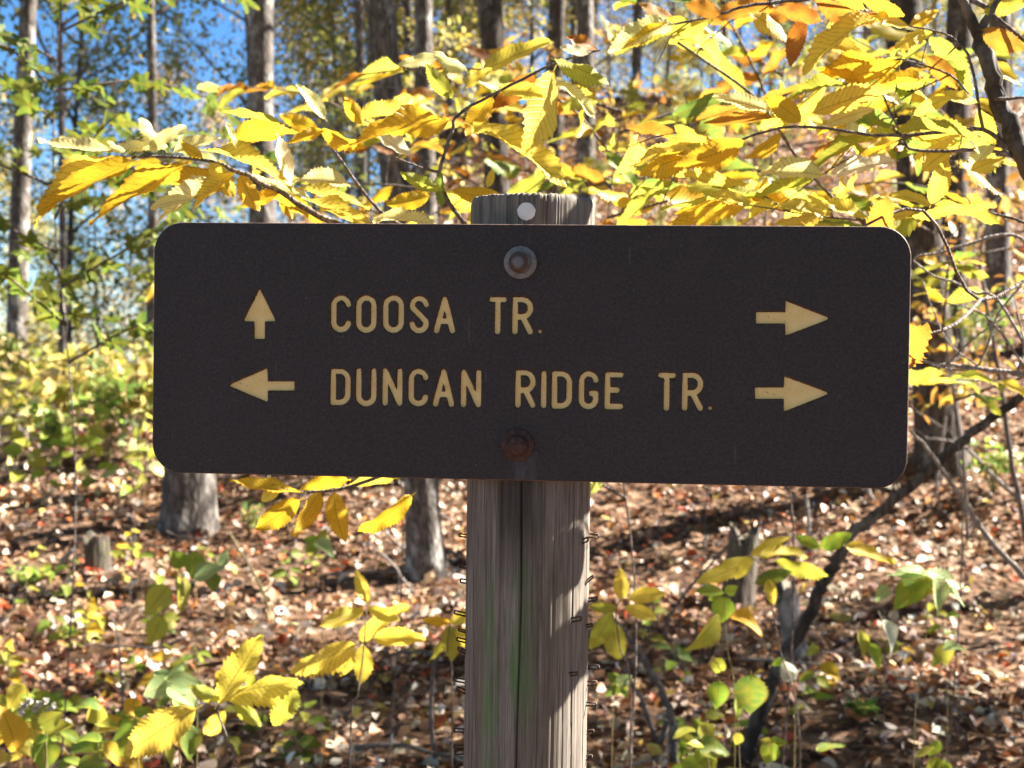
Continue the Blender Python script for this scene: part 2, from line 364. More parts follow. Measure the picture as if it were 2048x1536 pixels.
def pick(pal, n, var=0.18):
    cols = np.array([c[:3] for c in pal]); w = np.array([c[3] for c in pal]); w = w / w.sum()
    k = rng.choice(len(cols), n, p=w); return np.clip(cols[k] * rng.uniform(1 - var, 1 + var, (n, 1)) * rng.uniform(0.92, 1.08, (n, 3)), 0.005, 0.9)

PAL_LITTER = [(0.42, 0.25, 0.145, 3.5), (0.55, 0.39, 0.26, 3.5), (0.24, 0.115, 0.06, 3), (0.64, 0.51, 0.38, 3), (0.44, 0.18, 0.05, 1.4), (0.74, 0.64, 0.53, 2.0), (0.46, 0.09, 0.03, 0.5), (0.62, 0.45, 0.10, 0.5), (0.10, 0.045, 0.028, 2.5)]
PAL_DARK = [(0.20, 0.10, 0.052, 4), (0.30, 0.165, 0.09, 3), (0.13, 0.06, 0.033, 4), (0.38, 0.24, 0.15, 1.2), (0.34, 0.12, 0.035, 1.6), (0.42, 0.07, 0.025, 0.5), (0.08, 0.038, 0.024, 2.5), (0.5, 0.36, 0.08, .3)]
def patch(x, y, s=1.0, k=0.0):
    return np.sin(x * 1.9 * s + 1.3 * np.sin(y * 1.1 * s + k) + k) + np.sin(y * 2.3 * s - 1.1 * np.sin(x * 1.4 * s - k)) + .6 * np.sin(x * 4.7 * s + y * 3.1 * s + k)
def build_litter():
    pts = []; sz = []
    for y0, y1, dens, s0, s1 in ((3.6, 7, 640, .026, .080), (7, 12, 340, .033, .092), (12, 20, 120, .055, .115), (20, 34, 42, .08, .15)):
        A = (y1 - y0) * (y0 + y1) / 2 * 0.86
        n = int(A * dens); y = np.sqrt(rng.uniform(y0 ** 2, y1 ** 2, n)); x = y * rng.uniform(-0.43, 0.43, n)
        keep = rng.random(n) < np.clip(.95 + .3 * patch(x, y, 1.5, 2.0), .55, 1); x, y = x[keep], y[keep]; n = len(x)
        z = gz(x, y) + rng.uniform(0.0, 0.05, n) + 0.006
        pts.append(np.stack([x, y, z], 1)); sz.append(s0 + (s1 - s0) * rng.random(n) ** 1.5 + (rng.random(n) < .05) * rng.uniform(.02, .05, n))
    P = np.concatenate(pts); S = np.concatenate(sz)
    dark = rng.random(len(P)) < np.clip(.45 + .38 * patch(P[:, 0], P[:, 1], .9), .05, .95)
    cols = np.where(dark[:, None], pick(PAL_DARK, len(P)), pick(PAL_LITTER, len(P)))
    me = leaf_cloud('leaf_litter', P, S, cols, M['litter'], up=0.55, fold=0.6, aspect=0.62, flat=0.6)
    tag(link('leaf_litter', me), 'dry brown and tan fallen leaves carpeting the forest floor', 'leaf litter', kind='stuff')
build_litter()

# ------------------------------------------------------------------ forest trees
def rand_dir(az, el): return Vector((math.cos(az) * math.cos(el), math.sin(az) * math.cos(el), math.sin(el)))
PAL_FOREST = [
    [(0.42, 0.37, 0.07, 3), (0.55, 0.43, 0.07, 3), (0.24, 0.26, 0.06, 3), (0.50, 0.40, 0.22, 1.5), (0.33, 0.22, 0.10, 1)],
    [(0.30, 0.33, 0.06, 4), (0.17, 0.22, 0.05, 3), (0.45, 0.42, 0.09, 2), (0.45, 0.36, 0.2, 1)],
    [(0.50, 0.34, 0.07, 3), (0.42, 0.22, 0.06, 2), (0.48, 0.40, 0.12, 3), (0.3, 0.19, 0.10, 2)],
]
def tree_proto(k, H, r0, z_lo, z_hi, nl, leaves, leafsize, spread, pal, bark, clump=0.5):
    """returns list of (name, mesh) in local coordinates, base at origin"""
    rr = random.Random(100 + k)
    lean = Vector((rr.uniform(-.5, .5), rr.uniform(-.4, .4), 0))
    def axis(t): return Vector((lean.x * t * t + 0.12 * math.sin(t * 5 + k), lean.y * t * t + 0.10 * math.cos(t * 4 + k * 2), -0.3 + (H + 0.3) * t))
    tt = [(i / 26) ** 1.9 for i in range(27)]; T = [axis(t) for t in tt]
    rads = [r0 * (1 - 0.82 * t ** 0.9) * (1.0 + 0.42 * math.exp(-max(0, t * (H + .3) - .3) / .14)) for t in tt]
    parts = [('trunk', MB().tube(T, rads, 12, wob=0.05).mesh('trunk', bark))]
    cent = []
    for i in range(nl):
        t = (z_lo + (z_hi - z_lo) * (i + rr.random() * 0.6) / nl) / H; t = min(t, .97)
        p0 = axis(t); az = i * 2.4 + rr.uniform(-.5, .5); el = rr.uniform(0.2, 0.85)
        Ln = spread * (1.15 - 0.7 * t) * rr.uniform(0.7, 1.25); d = rand_dir(az, el)
        pts = [p0]; 
        for s in range(5):
            d = (d + Vector((rr.uniform(-.25, .25), rr.uniform(-.25, .25), rr.uniform(-.05, .28)))).normalized(); pts.append(pts[-1] + d * Ln / 5)
        rb = r0 * (1 - 0.8 * t) * 0.45 + 0.008
        mb = MB().tube(smooth_path(pts, 2), lin(rb, rb * 0.2, 11), 6)
        for s in range(2, 6):
            for q in range(2):
                a2 = rr.uniform(0, 6.28); dd = (d + rand_dir(a2, rr.uniform(-.2, .9)) * 0.9).normalized(); l2 = Ln * rr.uniform(.25, .5)
                q0 = pts[s]; q1 = q0 + dd * l2 * .5 + Vector((0, 0, rr.uniform(-.1, .15))); q2 = q0 + dd * l2
                mb.tube([q0, q1, q2], [rb * .32, rb * .22, rb * .08], 4, cap=False)
                cent += [(q1, l2 * .35), (q2, l2 * .38)]
        parts.append(('limb', mb.mesh('limb', bark)))
    C = np.array([tuple(c[0]) for c in cent]); Sg = np.array([c[1] for c in cent])
    keep = rng.permutation(len(C))[:max(8, int(len(C) * clump))]
    idx = rng.choice(keep, leaves)
    P = C[idx] + rng.normal(size=(leaves, 3)) * (0.16 + Sg[idx, None] * 0.55)
    P = P[P[:, 2] > z_lo * 0.55]
    parts.append(('crown', leaf_cloud('crown', P, rng.uniform(leafsize * .65, leafsize * 1.3, len(P)), pick(pal, len(P), .25), M['card'], up=0.3)))
    return parts
PROTO = [
    tree_proto(0, 17, .17, 7.0, 16.6, 11, 2600, .12, 3.8, PAL_FOREST[0], M['bark'], .22),
    tree_proto(1, 15, .09, 5.0, 14.6, 12, 4200, .115, 3.2, PAL_FOREST[0], M['bark'], .38),
    tree_proto(2, 16, .15, 6.5, 15.6, 11, 2400, .12, 3.4, PAL_FOREST[1], M['bark_dark'], .22),
    tree_proto(3, 13, .06, 2.2, 12.6, 14, 6000, .11, 2.8, PAL_FOREST[1], M['bark'], .5),
    tree_proto(4, 14, .06, 2.6, 13.6, 14, 5600, .11, 3.0, PAL_FOREST[2], M['bark_pale'], .5),
    tree_proto(5, 11, .045, 1.4, 10.6, 14, 6000, .105, 2.4, PAL_FOREST[0], M['bark_pale'], .5),
    tree_proto(6, 14, .15, 4.5, 13.6, 14, 8000, .16, 3.8, PAL_FOREST[1], M['bark'], .9),
]
def place_tree(k, x, y, sc=1.0, rz=0.0, lean=0.0, label='', group=None, name='forest_tree', sz=None, lean_y=0.0):
    o = empty(name, (x, y, gzf(x, y)), label, 'tree', group)
    o.rotation_euler = (lean_y, lean, rz) if False else (0, 0, rz)
    o.scale = (sc, sc, sz or sc)
    mw = Matrix.Rotation(lean, 4, 'Y') @ Matrix.Rotation(rz, 4, 'Z')
    o.rotation_euler = mw.to_euler()
    for nm, me in PROTO[k]:
        c = bpy.data.objects.new(nm, me); COL.objects.link(c); c.parent = o
    return o
def px_tree(k, px, Y, wpx, r_proto, **kw):
    """stand a tree on the ground at distance Y so that its trunk shows at photo column px with the given width"""
    X = at(px, 600, Y).x; dia = wpx / F * Y; sc = dia / (2 * r_proto * 0.95)
    s = min(max(sc, 0.6), 2.2)
    return place_tree(k, X, Y, s, sz=min(max(s, 0.85), 1.25), **kw)

# nearer trunks that can be told apart in the photograph
px_tree(0, 868, 8.8, 72, .17, lean=-0.115, rz=0.4, label='straight grey trunk with white lit edge rooted close behind the post', name='forest_tree')
px_tree(2, 1878, 10.2, 88, .15, lean=-0.085, rz=1.5, label='thick dark furrowed trunk behind the bare twigs beside the sign end', name='forest_tree')
px_tree(0, 548, 15.5, 58, .17, lean=-0.02, rz=2.3, label='tall dark trunk with pale lit edge above the raised chestnut spray', name='forest_tree')
px_tree(2, 985, 12.5, 58, .15, lean=0.0, rz=0.9, label='dark trunk rising straight behind the top of the post', name='forest_tree')
px_tree(0, 850, 15.0, 46, .17, lean=-0.01, rz=4.0, label='slim trunk standing close behind the white edged tree', name='forest_tree')
px_tree(1, 50, 16.0, 42, .09, lean=0.01, rz=3.0, label='reddish brown trunk overlapped by dark green maple leaves', name='forest_tree')
px_tree(2, 1105, 17.0, 34, .15, lean=0.0, rz=5.0, label='dark trunk, first of a close pair behind the drooping chestnut leaf', name='forest_tree')
px_tree(0, 1160, 15.0, 42, .17, lean=-0.02, rz=5.5, label='grey trunk, thicker of a close pair behind the drooping chestnut leaf', name='forest_tree')
px_tree(2, 1925, 13.0, 60, .15, lean=-0.03, rz=2.9, label='grey trunk partly hidden behind the forked chestnut limb', name='forest_tree')
px_tree(0, 2010, 14.5, 50, .17, lean=-0.01, rz=1.9, label='smooth grey trunk beyond the bare twigs at the edge of the slope', name='forest_tree')
px_tree(1, 285, 19.0, 24, .09, lean=0.005, rz=0.3, label='thin black trunk with upswept limbs above the tip of the chestnut spray', name='forest_tree')
px_tree(1, 112, 20.0, 18, .09, lean=-0.01, rz=1.3, label='very thin pale trunk next to the reddish brown trunk', name='forest_tree')
# trees of the wood behind; only their place tells them apart
far_label = {3: 'slender tree with green yellow leaves low on its trunk in the wood behind', 4: 'slender pale trunk with amber leaves in the wood behind', 5: 'thin pale young tree with yellow leaves in the wood behind', 1: 'tall thin tree with yellow crown in the wood behind'}
FAR = []
for i in range(54):
    Y = rng.uniform(17, 58) if i % 3 else rng.uniform(14, 26)
    px = (i * 2048 / 54 * 7.0) % 2250 - 100 + rng.uniform(-40, 40)
    k = [3, 4, 5, 1, 5, 3][i % 6]
    if 60 < px < 700 and i % 5 == 0: continue
    if px > 850 and Y < 24: Y += 14
    if px < 660:
        if i % 2: continue
        k = 5 if k in (1, 4) else k; Y += 6
    FAR.append((k, px, Y))
for i in range(22): FAR.append(([4, 5, 3, 5][i % 4], 620 + i * 68 + rng.uniform(-25, 25), rng.uniform(30, 46)))
for i in range(6): FAR.append(([5, 4][i % 2], 680 + i * 60 + rng.uniform(-20, 20), rng.uniform(30, 52)))
for i in range(7): FAR.append(([5, 3, 4][i % 3], i * 100 + rng.uniform(-30, 30), rng.uniform(45, 75)))
for i, (k, px, Y) in enumerate(FAR):
    x = (px - 1024) / F * Y
    place_tree(k, x, Y, float(rng.uniform(.85, 1.3)), rng.uniform(0, 6.28), float(rng.normal() * .02), far_label[k], {3: 'green yellow trees of the wood behind', 4: 'amber trees of the wood behind', 5: 'young yellow trees of the wood behind', 1: 'tall thin trees of the wood behind'}[k])
# trees standing beside the trail on the sunny side: their crowns dapple the ground
for i, (k, x, y, s) in enumerate(((2, 8.1, 14.6, 1.0), (6, 7.8, -2.5, 1.0), (6, 10.8, -1.0, 1.0), (6, 14.0, 0.8, 1.0), (6, 9.5, -6.0, 1.1), (6, 5.0, -1.8, 0.6), (6, 16.0, -4.0, 1.1), (6, 3.4, -0.6, 0.36), (6, 4.4, 6.3, 0.32), (6, 5.4, 7.5, 0.5), (6, 5.9, 8.6, 0.38), (5, 3.8, 4.7, 0.38), (0, 10.5, 11.0, 0.9), (2, 5.8, 11.5, 0.7), (6, -3.5, -4.0, 1.0), (6, 2.5, -5.5, 1.0), (6, -6.5, -0.5, 1.0), (6, -7.5, 5.5, 1.0), (6, 0.0, -10.0, 1.2), (6, -8.5, -7.0, 1.2), (6, 6.5, -9.0, 1.2), (6, -12.0, 2.5, 1.2), (6, 6.5, -3.5, 0.95), (6, -13.0, 9.0, 1.1), (6, 12.0, -6.0, 1.1))):
    place_tree(k, x, y, s, i * 1.1, 0, 'tall tree beside the trail whose crown shades the forest floor', 'trees beside the trail')

# ------------------------------------------------------------------ stumps
def stump(px, py, w_px, h_px, label, lean=0.0, mat='stump', name='tree_stump', jag=0.12):
    p = on_ground(px, py); s = p.y / F; r = w_px * s / 2; h = h_px * s; p.z = gzf(p.x, p.y)
    o = empty(name, p, label, 'stump'); mb = MB(); n = 22; rings = 12
    prof = []
    for i in range(rings):
        t = i / (rings - 1)
        for j in range(n):
            a = 2 * math.pi * j / n
            rr = r * (1 + 0.35 * math.exp(-t * 5)) * (1 + .07 * math.sin(3 * a + 1) + .05 * math.sin(7 * a + t * 2))
            top = h * (1 + jag * (math.sin(2 * a + px) + .6 * math.sin(5 * a + px * .3)))
            mb.v.append(Vector((p.x + rr * math.cos(a) + lean * t * h, p.y + rr * math.sin(a), p.z - 0.06 + (top + .06) * t)))
    for i in range(rings - 1):
        for j in range(n):
            j2 = (j + 1) % n; mb.f.append((i * n + j, i * n + j2, (i + 1) * n + j2, (i + 1) * n + j))
    link('bark', mb.mesh('bark', M[mat]), o)
    tb = MB(); c = Vector((p.x + lean * h, p.y, p.z + h * (1 - jag * .8)))
    tb.v.append(c); base = (rings - 1) * n
    for j in range(n): tb.v.append(mb.v[base + j].lerp(c, 0.04))
    for j in range(n): tb.f.append((0, 1 + j, 1 + (j + 1) % n))
    link('broken_top', tb.mesh('broken_top', M['stump']), o)
stump(372, 1062, 100, 200, 'broken dark stump with pale lit side showing below the sign corner', 0.03, 'bark')
stump(198, 1148, 50, 72, 'short mossy stump among brown leaves beside a bleached stick', -0.1, 'stump')
stump(1472, 1215, 60, 150, 'grey rotten stump behind the yellow sapling leaves', 0.1, 'stump')
stump(1606, 1335, 46, 150, 'leaning weathered stump beside the slanting sapling stem', -0.25, 'bark_pale')
stump(1400, 1500 , 40, 40, 'low dark stub at the foot of the curved stems', 0.1, 'stump')

# ------------------------------------------------------------------ the trail sign
YAW = R(5.2)
U = Vector((math.cos(YAW), -math.sin(YAW), 0)); NRM = Vector((-math.sin(YAW), -math.cos(YAW), 0)); W_ = Vector((0, 0, 1))
SIGN_O = at(1062, 711, 1.42)
def uv_(px, py):
    r = ray(px, py); t = (SIGN_O - CAM).dot(NRM) / r.dot(NRM); p = CAM + r * t - SIGN_O
    return np.array([p.dot(U), p.dot(W_)])
TH = 0.019
POST_R = 0.0662
pc = SIGN_O - NRM * (TH + POST_R + 0.001)       # post axis touches the back of the board
post_x = at(1061, 711, pc.y).x
base = Vector((post_x, pc.y, gzf(post_x, pc.y)))
sign = empty('trail_sign', base, 'dark brown routed wooden trail sign bolted to a weathered round post', 'sign')
SGN = Matrix(((U.x, W_.x, NRM.x, SIGN_O.x), (U.y, W_.y, NRM.y, SIGN_O.y), (U.z, W_.z, NRM.z, SIGN_O.z), (0, 0, 0, 1)))   # local x right, y up, z to viewer

def seg_dist(P, a, b):
    ab = b - a; t = np.clip(((P - a) @ ab) / max(ab @ ab, 1e-12), 0, 1); d = P - a - t[..., None] * ab; return np.sqrt((d * d).sum(-1))
def contours(sdf, box, h):
    """marching squares: closed loops of sdf == 0"""
    x0, y0, x1, y1 = box; xs = np.arange(x0, x1 + h, h); ys = np.arange(y0, y1 + h, h)
    G = np.stack(np.meshgrid(xs, ys), -1); D = sdf(G); D = np.where(np.abs(D) < 1e-9, 1e-9, D)
    nxt = {}
    def pt(i, j, e):
        if e == 0: a, b, k = (j, i), (j, i + 1), ('h', i, j)
        elif e == 1: a, b, k = (j, i + 1), (j + 1, i + 1), ('v', i + 1, j)
        elif e == 2: a, b, k = (j + 1, i), (j + 1, i + 1), ('h', i, j + 1)
        else: a, b, k = (j, i), (j + 1, i), ('v', i, j)
        t = D[a] / (D[a] - D[b]); return k, G[a] * (1 - t) + G[b] * t
    T = {1: [(3, 0)], 2: [(0, 1)], 3: [(3, 1)], 4: [(1, 2)], 5: [(3, 2), (1, 0)], 6: [(0, 2)], 7: [(3, 2)], 8: [(2, 3)], 9: [(2, 0)], 10: [(0, 3), (2, 1)], 11: [(2, 1)], 12: [(1, 3)], 13: [(1, 0)], 14: [(0, 3)]}
    I = D < 0; code = I[:-1, :-1] * 1 + I[:-1, 1:] * 2 + I[1:, 1:] * 4 + I[1:, :-1] * 8
    pos = {}
    for j, i in np.argwhere((code > 0) & (code < 15)):
        for e0, e1 in T[int(code[j, i])]:
            k0, p0 = pt(i, j, e0); k1, p1 = pt(i, j, e1); nxt[k0] = k1; pos[k0] = p0; pos[k1] = p1
    loops = []; seen = set()
    for k in list(nxt):
        if k in seen: continue
        lp = []; c = k
        while c not in seen and c in nxt: seen.add(c); lp.append(pos[c]); c = nxt[c]
        if len(lp) > 8:
            q = [lp[0]]
            for p in lp[1:]:
                if np.linalg.norm(p - q[-1]) > h * 1.6: q.append(p)
            loops.append(q)
    return loops
def arc(cx, cy, rx, ry, a0, a1, n=14): return [np.array([cx + rx * math.cos(R(a0 + (a1 - a0) * i / n)), cy + ry * math.sin(R(a0 + (a1 - a0) * i / n))]) for i in range(n + 1)]
def glyph(ch, W, H):
    v = lambda *p: [np.array(q, float) for q in p]; r = W / 2; m = .46 * H
    if ch == 'O': return [arc(r, H - r, r, r, 0, 180) + arc(r, r, r, r, 180, 360) + v((W, H - r))]
    if ch == 'C': return [arc(r, H - r, r, r, 8, 180) + arc(r, r, r, r, 180, 352)]
    if ch == 'G': return [arc(r, H - r, r, r, 8, 180) + arc(r, r, r, r, 180, 360) + v((W, .40 * H), (W * .72, .40 * H))]
    if ch == 'S': return [arc(r, H - r, r, r, 8, 200) + v((r * .55, H * .60), (r * 1.4, H * .42)) + arc(r, r, r, r, 20, -172)]
    if ch == 'A': return [v((0, 0), (r, H), (W, 0)), v((W * .17, H * .30), (W * .83, H * .30))]
    if ch == 'T': return [v((0, H), (W, H)), v((r, 0), (r, H))]
    if ch == 'R': return [v((0, 0), (0, H), (W * .42, H)) + arc(W * .45, H - (H - m) / 2, W * .55, (H - m) / 2, 90, -90) + v((0, m)), v((W * .5, m), (W, 0))]
    if ch == 'D': return [v((0, 0), (0, H), (W * .4, H)) + arc(W * .42, H - W * .58, W * .58, W * .58, 90, 0) + arc(W * .42, W * .58, W * .58, W * .58, 0, -90) + v((0, 0))]
    if ch == 'U': return [v((0, H)) + arc(r, r, r, r, 180, 360) + v((W, H))]
    if ch == 'N': return [v((0, 0), (0, H), (W, 0), (W, H))]
    if ch == 'I': return [v((r, 0), (r, H))]
    if ch == 'E': return [v((W, H), (0, H), (0, 0), (W, 0)), v((0, .52 * H), (W * .72, .52 * H))]
    if ch == '.': return [v((r, H * .5), (r + 1e-4, H * .5))]
LET = [('C', 660, 590, 702, 665), ('O', 710, 590, 753, 666), ('O', 764, 590, 808, 666), ('S', 817, 591, 858, 667), ('A', 866, 592, 911, 667), ('T', 976, 593, 1014, 669), ('R', 1023, 593, 1067, 669), ('.', 1073, 657, 1086, 669),
       ('D', 659, 737, 701, 811), ('U', 710, 736, 753, 813), ('N', 763, 736, 805, 812), ('C', 815, 737, 857, 813), ('A', 864, 738, 909, 814), ('N', 920, 739, 963, 815),
       ('R', 1029, 740, 1072, 816), ('I', 1080, 741, 1094, 817), ('D', 1102, 742, 1145, 818), ('G', 1156, 742, 1198, 819), ('E', 1208, 744, 1248, 819), ('T', 1314, 745, 1353, 822), ('R', 1363, 745, 1408, 822), ('.', 1414, 811, 1427, 822)]
ARW = [[(518, 576), (551, 643), (485, 643), None, (508, 640), (528, 640), (528, 679), (508, 679)],
       [(456, 771), (535, 735), (535, 805), None, (532, 764), (589, 764), (589, 780), (532, 780)],
       [(1660, 637), (1570, 672), (1570, 600), None, (1572, 646), (1511, 646), (1511, 625), (1572, 625)],
       [(1659, 787), (1567, 824), (1567, 751), None, (1570, 797), (1509, 797), (1509, 776), (1570, 776)]]
def wobble(G, s):    # worn, hand-routed edge
    x, y = G[..., 0] * 1000, G[..., 1] * 1000
    return 0.00016 * (np.sin(x * 1.7 + s) * np.cos(y * 1.3 - s) + 0.7 * np.sin(x * 3.7 - y * 2.9 + 2 * s))
shapes = []; INSIDE = []
def nibble(G, lo, hi):      # paint lost along the routed edge, most of it near the top
    x, y = G[..., 0] * 1000, G[..., 1] * 1000; t = np.clip((G[..., 1] - lo[1]) / (hi[1] - lo[1]), 0, 1)
    n_ = np.sin(x * 2.3 + y * 1.1) * np.sin(y * 2.9 - x * .7) + .6 * np.sin(x * 5.1 - y * 4.3) + .4 * np.sin(x * 9.7 + y * 8.1)
    return .00028 + (.00014 + .0011 * np.clip(t - .62, 0, 1) / .38) * np.clip(n_ + .35, 0, 2)
RS = 0.0032
for si, (ch, xa, ya, xb, yb) in enumerate(LET):
    lo = uv_(xa, yb); hi = uv_(xb, ya)
    RS = 0.0023 if ch == '.' else 0.0031
    strokes = glyph(ch, hi[0] - lo[0] - 2 * RS, hi[1] - lo[1] - 2 * RS)
    for st in strokes:
        for a_, b_ in zip(st[:-1], st[1:]):
            INSIDE += [tuple(a_ + (b_ - a_) * t_ + lo + RS) for t_ in (.02, .25, .5, .75, .98)]
    def sdf(G, st=strokes, lo=lo, si=si, RS=RS):
        D = np.full(G.shape[:2], 9.0)
        for s in st:
            for a, b in zip(s[:-1], s[1:]): D = np.minimum(D, seg_dist(G, a + lo + RS, b + lo + RS))
        return D - RS + wobble(G, si)
    bx_ = (lo[0] - .002, lo[1] - .002, hi[0] + .002, hi[1] + .002)
    shapes.append(('letter', contours(sdf, bx_, 0.00055), contours(lambda G: sdf(G) - .0004, bx_, 0.0006), contours(lambda G, lo=lo, hi=hi: sdf(G) + nibble(G, lo, hi), bx_, 0.0005)))
def poly_sdf(G, poly):
    D = np.full(G.shape[:2], 9.0); ins = np.zeros(G.shape[:2], bool); n = len(poly)
    for i in range(n):
        a, b = poly[i], poly[(i + 1) % n]; D = np.minimum(D, seg_dist(G, a, b))
        c = ((a[1] > G[..., 1]) != (b[1] > G[..., 1])); 
        with np.errstate(divide='ignore', invalid='ignore'): xx = (b[0] - a[0]) * (G[..., 1] - a[1]) / (b[1] - a[1]) + a[0]
        ins ^= c & (G[..., 0] < xx)
    return np.where(ins, -D, D)
for si, pl in enumerate(ARW):
    k = pl.index(None); tri = [uv_(*p) for p in pl[:k]]; bx = [uv_(*p) for p in pl[k + 1:]]
    def shrink(poly, d):
        c = sum(poly) / len(poly); return [c + (p - c) * (1 - d / np.linalg.norm(p - c)) for p in poly]
    t2 = shrink(tri, .0028); b2 = shrink(bx, .0018); INSIDE += [tuple(sum(tri) / 3), tuple(sum(bx) / 4)]
    def sdf(G, t2=t2, b2=b2, si=si): return np.minimum(poly_sdf(G, t2) - .0016, poly_sdf(G, b2) - .0013) + wobble(G, 40 + si)
    al = np.array(tri + bx); lo, hi = al.min(0), al.max(0); bx_ = (lo[0] - .003, lo[1] - .003, hi[0] + .003, hi[1] + .003)
    shapes.append(('arrow', contours(sdf, bx_, 0.0006), contours(lambda G: sdf(G) - .0004, bx_, 0.0006), contours(lambda G: sdf(G) + nibble(G, lo, hi), bx_, 0.0005)))
def rounded(u0, v0, u1, v1, r, n=12):
    out = []
    for cx, cy, a in ((u1 - r, v1 - r, 0), (u0 + r, v1 - r, 90), (u0 + r, v0 + r, 180), (u1 - r, v0 + r, 270)): out += arc(cx, cy, r, r, a, a + 90, n)
    return out
def curve_mesh(loops, ext, bev, off, name):
    cu = bpy.data.curves.new(name, 'CURVE'); cu.dimensions = '2D'; cu.fill_mode = 'BOTH'; cu.extrude = ext; cu.bevel_depth = bev; cu.bevel_resolution = 2; cu.offset = off
    for lp in loops:
        sp = cu.splines.new('POLY'); sp.points.add(len(lp) - 1); sp.use_cyclic_u = True
        sp.points.foreach_set('co', np.array([(p[0], p[1], 0, 1) for p in lp], np.float32).ravel())
    o = bpy.data.objects.new('tmp', cu); COL.objects.link(o); bpy.context.view_layer.update()
    me = bpy.data.meshes.new_from_object(o.evaluated_get(bpy.context.evaluated_depsgraph_get())); me.name = name
    bpy.data.objects.remove(o); bpy.data.curves.remove(cu); return me
lft = uv_(306, 715)[0]; rgt = uv_(1819, 715)[0]; top = (uv_(600, 447)[1] + uv_(1500, 450)[1]) / 2; bot = (uv_(600, 952)[1] + uv_(1500, 971)[1]) / 2
OUTSIDE = [(u, v) for u in np.linspace(lft + .02, rgt - .02, 60) for v in (bot + .015, bot + .04, bot + .06, (uv_(1000, 705))[1], top - .02, top - .05)]
loops = [rounded(lft, bot, rgt, top, 0.0305)] + [lp for _, ls, _, _ in shapes for lp in ls]
from mathutils.bvhtree import BVHTree
for bev in (0.0014, 0.0012, 0.0010, 0.0008, 0.0006, 0.0004, 0.0):      # largest edge rounding whose fill keeps every routed opening clear
    me = curve_mesh(loops, TH / 2 - bev, bev, -bev, 'board')
    bvh = BVHTree.FromPolygons([v.co for v in me.vertices], [tuple(p.vertices) for p in me.polygons])
    def depth(u, v):
        h = bvh.ray_cast(Vector((u, v, 0.1)), Vector((0, 0, -1))); return h[0].z if h[0] else -9
    bad = sum(depth(u, v) > 0 for u, v in INSIDE)
    bad += sum(depth(u, v) < TH / 2 - .003 for u, v in OUTSIDE)
    if not bad: break
me.materials.append(M['board']); me.materials.append(M['scorch']); me.materials.append(M['edge'])
for pgn in me.polygons:
    if abs(pgn.normal.z) < 0.93:
        cx_, cy_ = pgn.center.x, pgn.center.y
        rim = min(cx_ - lft, rgt - cx_, cy_ - bot, top - cy_) < 0.013
        pgn.material_index = 2 if rim else 1
BRD = SGN @ Matrix.Translation((0, 0, -TH / 2))
board = bpy.data.objects.new('board', me); COL.objects.link(board); board.parent = sign; board.matrix_parent_inverse = Matrix.Translation(-base); board.matrix_basis = BRD
for nm, _, wide, paint in shapes:
    a = np.array([p for l in wide for p in l]); c = (a.min(0) + a.max(0)) / 2
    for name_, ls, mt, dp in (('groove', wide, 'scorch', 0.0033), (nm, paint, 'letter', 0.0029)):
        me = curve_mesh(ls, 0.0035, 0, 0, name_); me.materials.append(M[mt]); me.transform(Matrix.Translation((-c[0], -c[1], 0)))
        o = bpy.data.objects.new(name_, me); COL.objects.link(o); o.parent = board; o.location = (c[0], c[1], TH / 2 - dp - 0.0035)
# bolts
def lathe(prof, n=36, sx=None):
    mb = MB()
    for i, (r, z) in enumerate(prof):
        for j in range(n):
            a = 2 * math.pi * j / n; k = 1 + (sx(a, i) if sx else 0); mb.v.append(Vector((r * k * math.cos(a), r * k * math.sin(a), z)))
    for i in range(len(prof) - 1):
        for j in range(n): mb.f.append((i * n + j, i * n + (j + 1) % n, (i + 1) * n + (j + 1) % n, (i + 1) * n + j))
    mb.f.append(tuple((len(prof) - 1) * n + j for j in range(n))); return mb
for (px, py, dia, wm, bm, hx, lab) in ((1041, 525, 66, 'zinc', 'bolt', False, 'grey bolt with a rusty ring above the lettering'), (1035, 890, 66, 'rust', 'rust', True, 'rust brown bolt below the lettering')):
    c = uv_(px, py); r = dia / F * 1.42 / 2
    bo = empty('bolt', (0, 0, 0), lab); bo.parent = sign; bo.matrix_parent_inverse = Matrix.Translation(-base); bo.matrix_basis = SGN @ Matrix.Translation((c[0], c[1], 0.0))
    w = link('washer', lathe([(r, -.0005), (r, .0016), (r * .94, .0024), (r * .62, .0029), (r * .5, .0029)], sx=(lambda a, i: .02 * math.sin(5 * a) + .012 * math.sin(11 * a + 1)) if hx else None).mesh('washer', M[wm]), bo, local=True)
    hexf = (lambda a, i: -0.05 + 0.07 * math.cos(6 * a)) if hx else None
    link('bolt_head', lathe([(r * .66, .0024), (r * .67, .0075), (r * .62, .0100), (r * .46, .0118), (r * .2, .0126), (r * .02, .0127)], sx=hexf).mesh('bolt_head', M[bm]), bo, local=True)
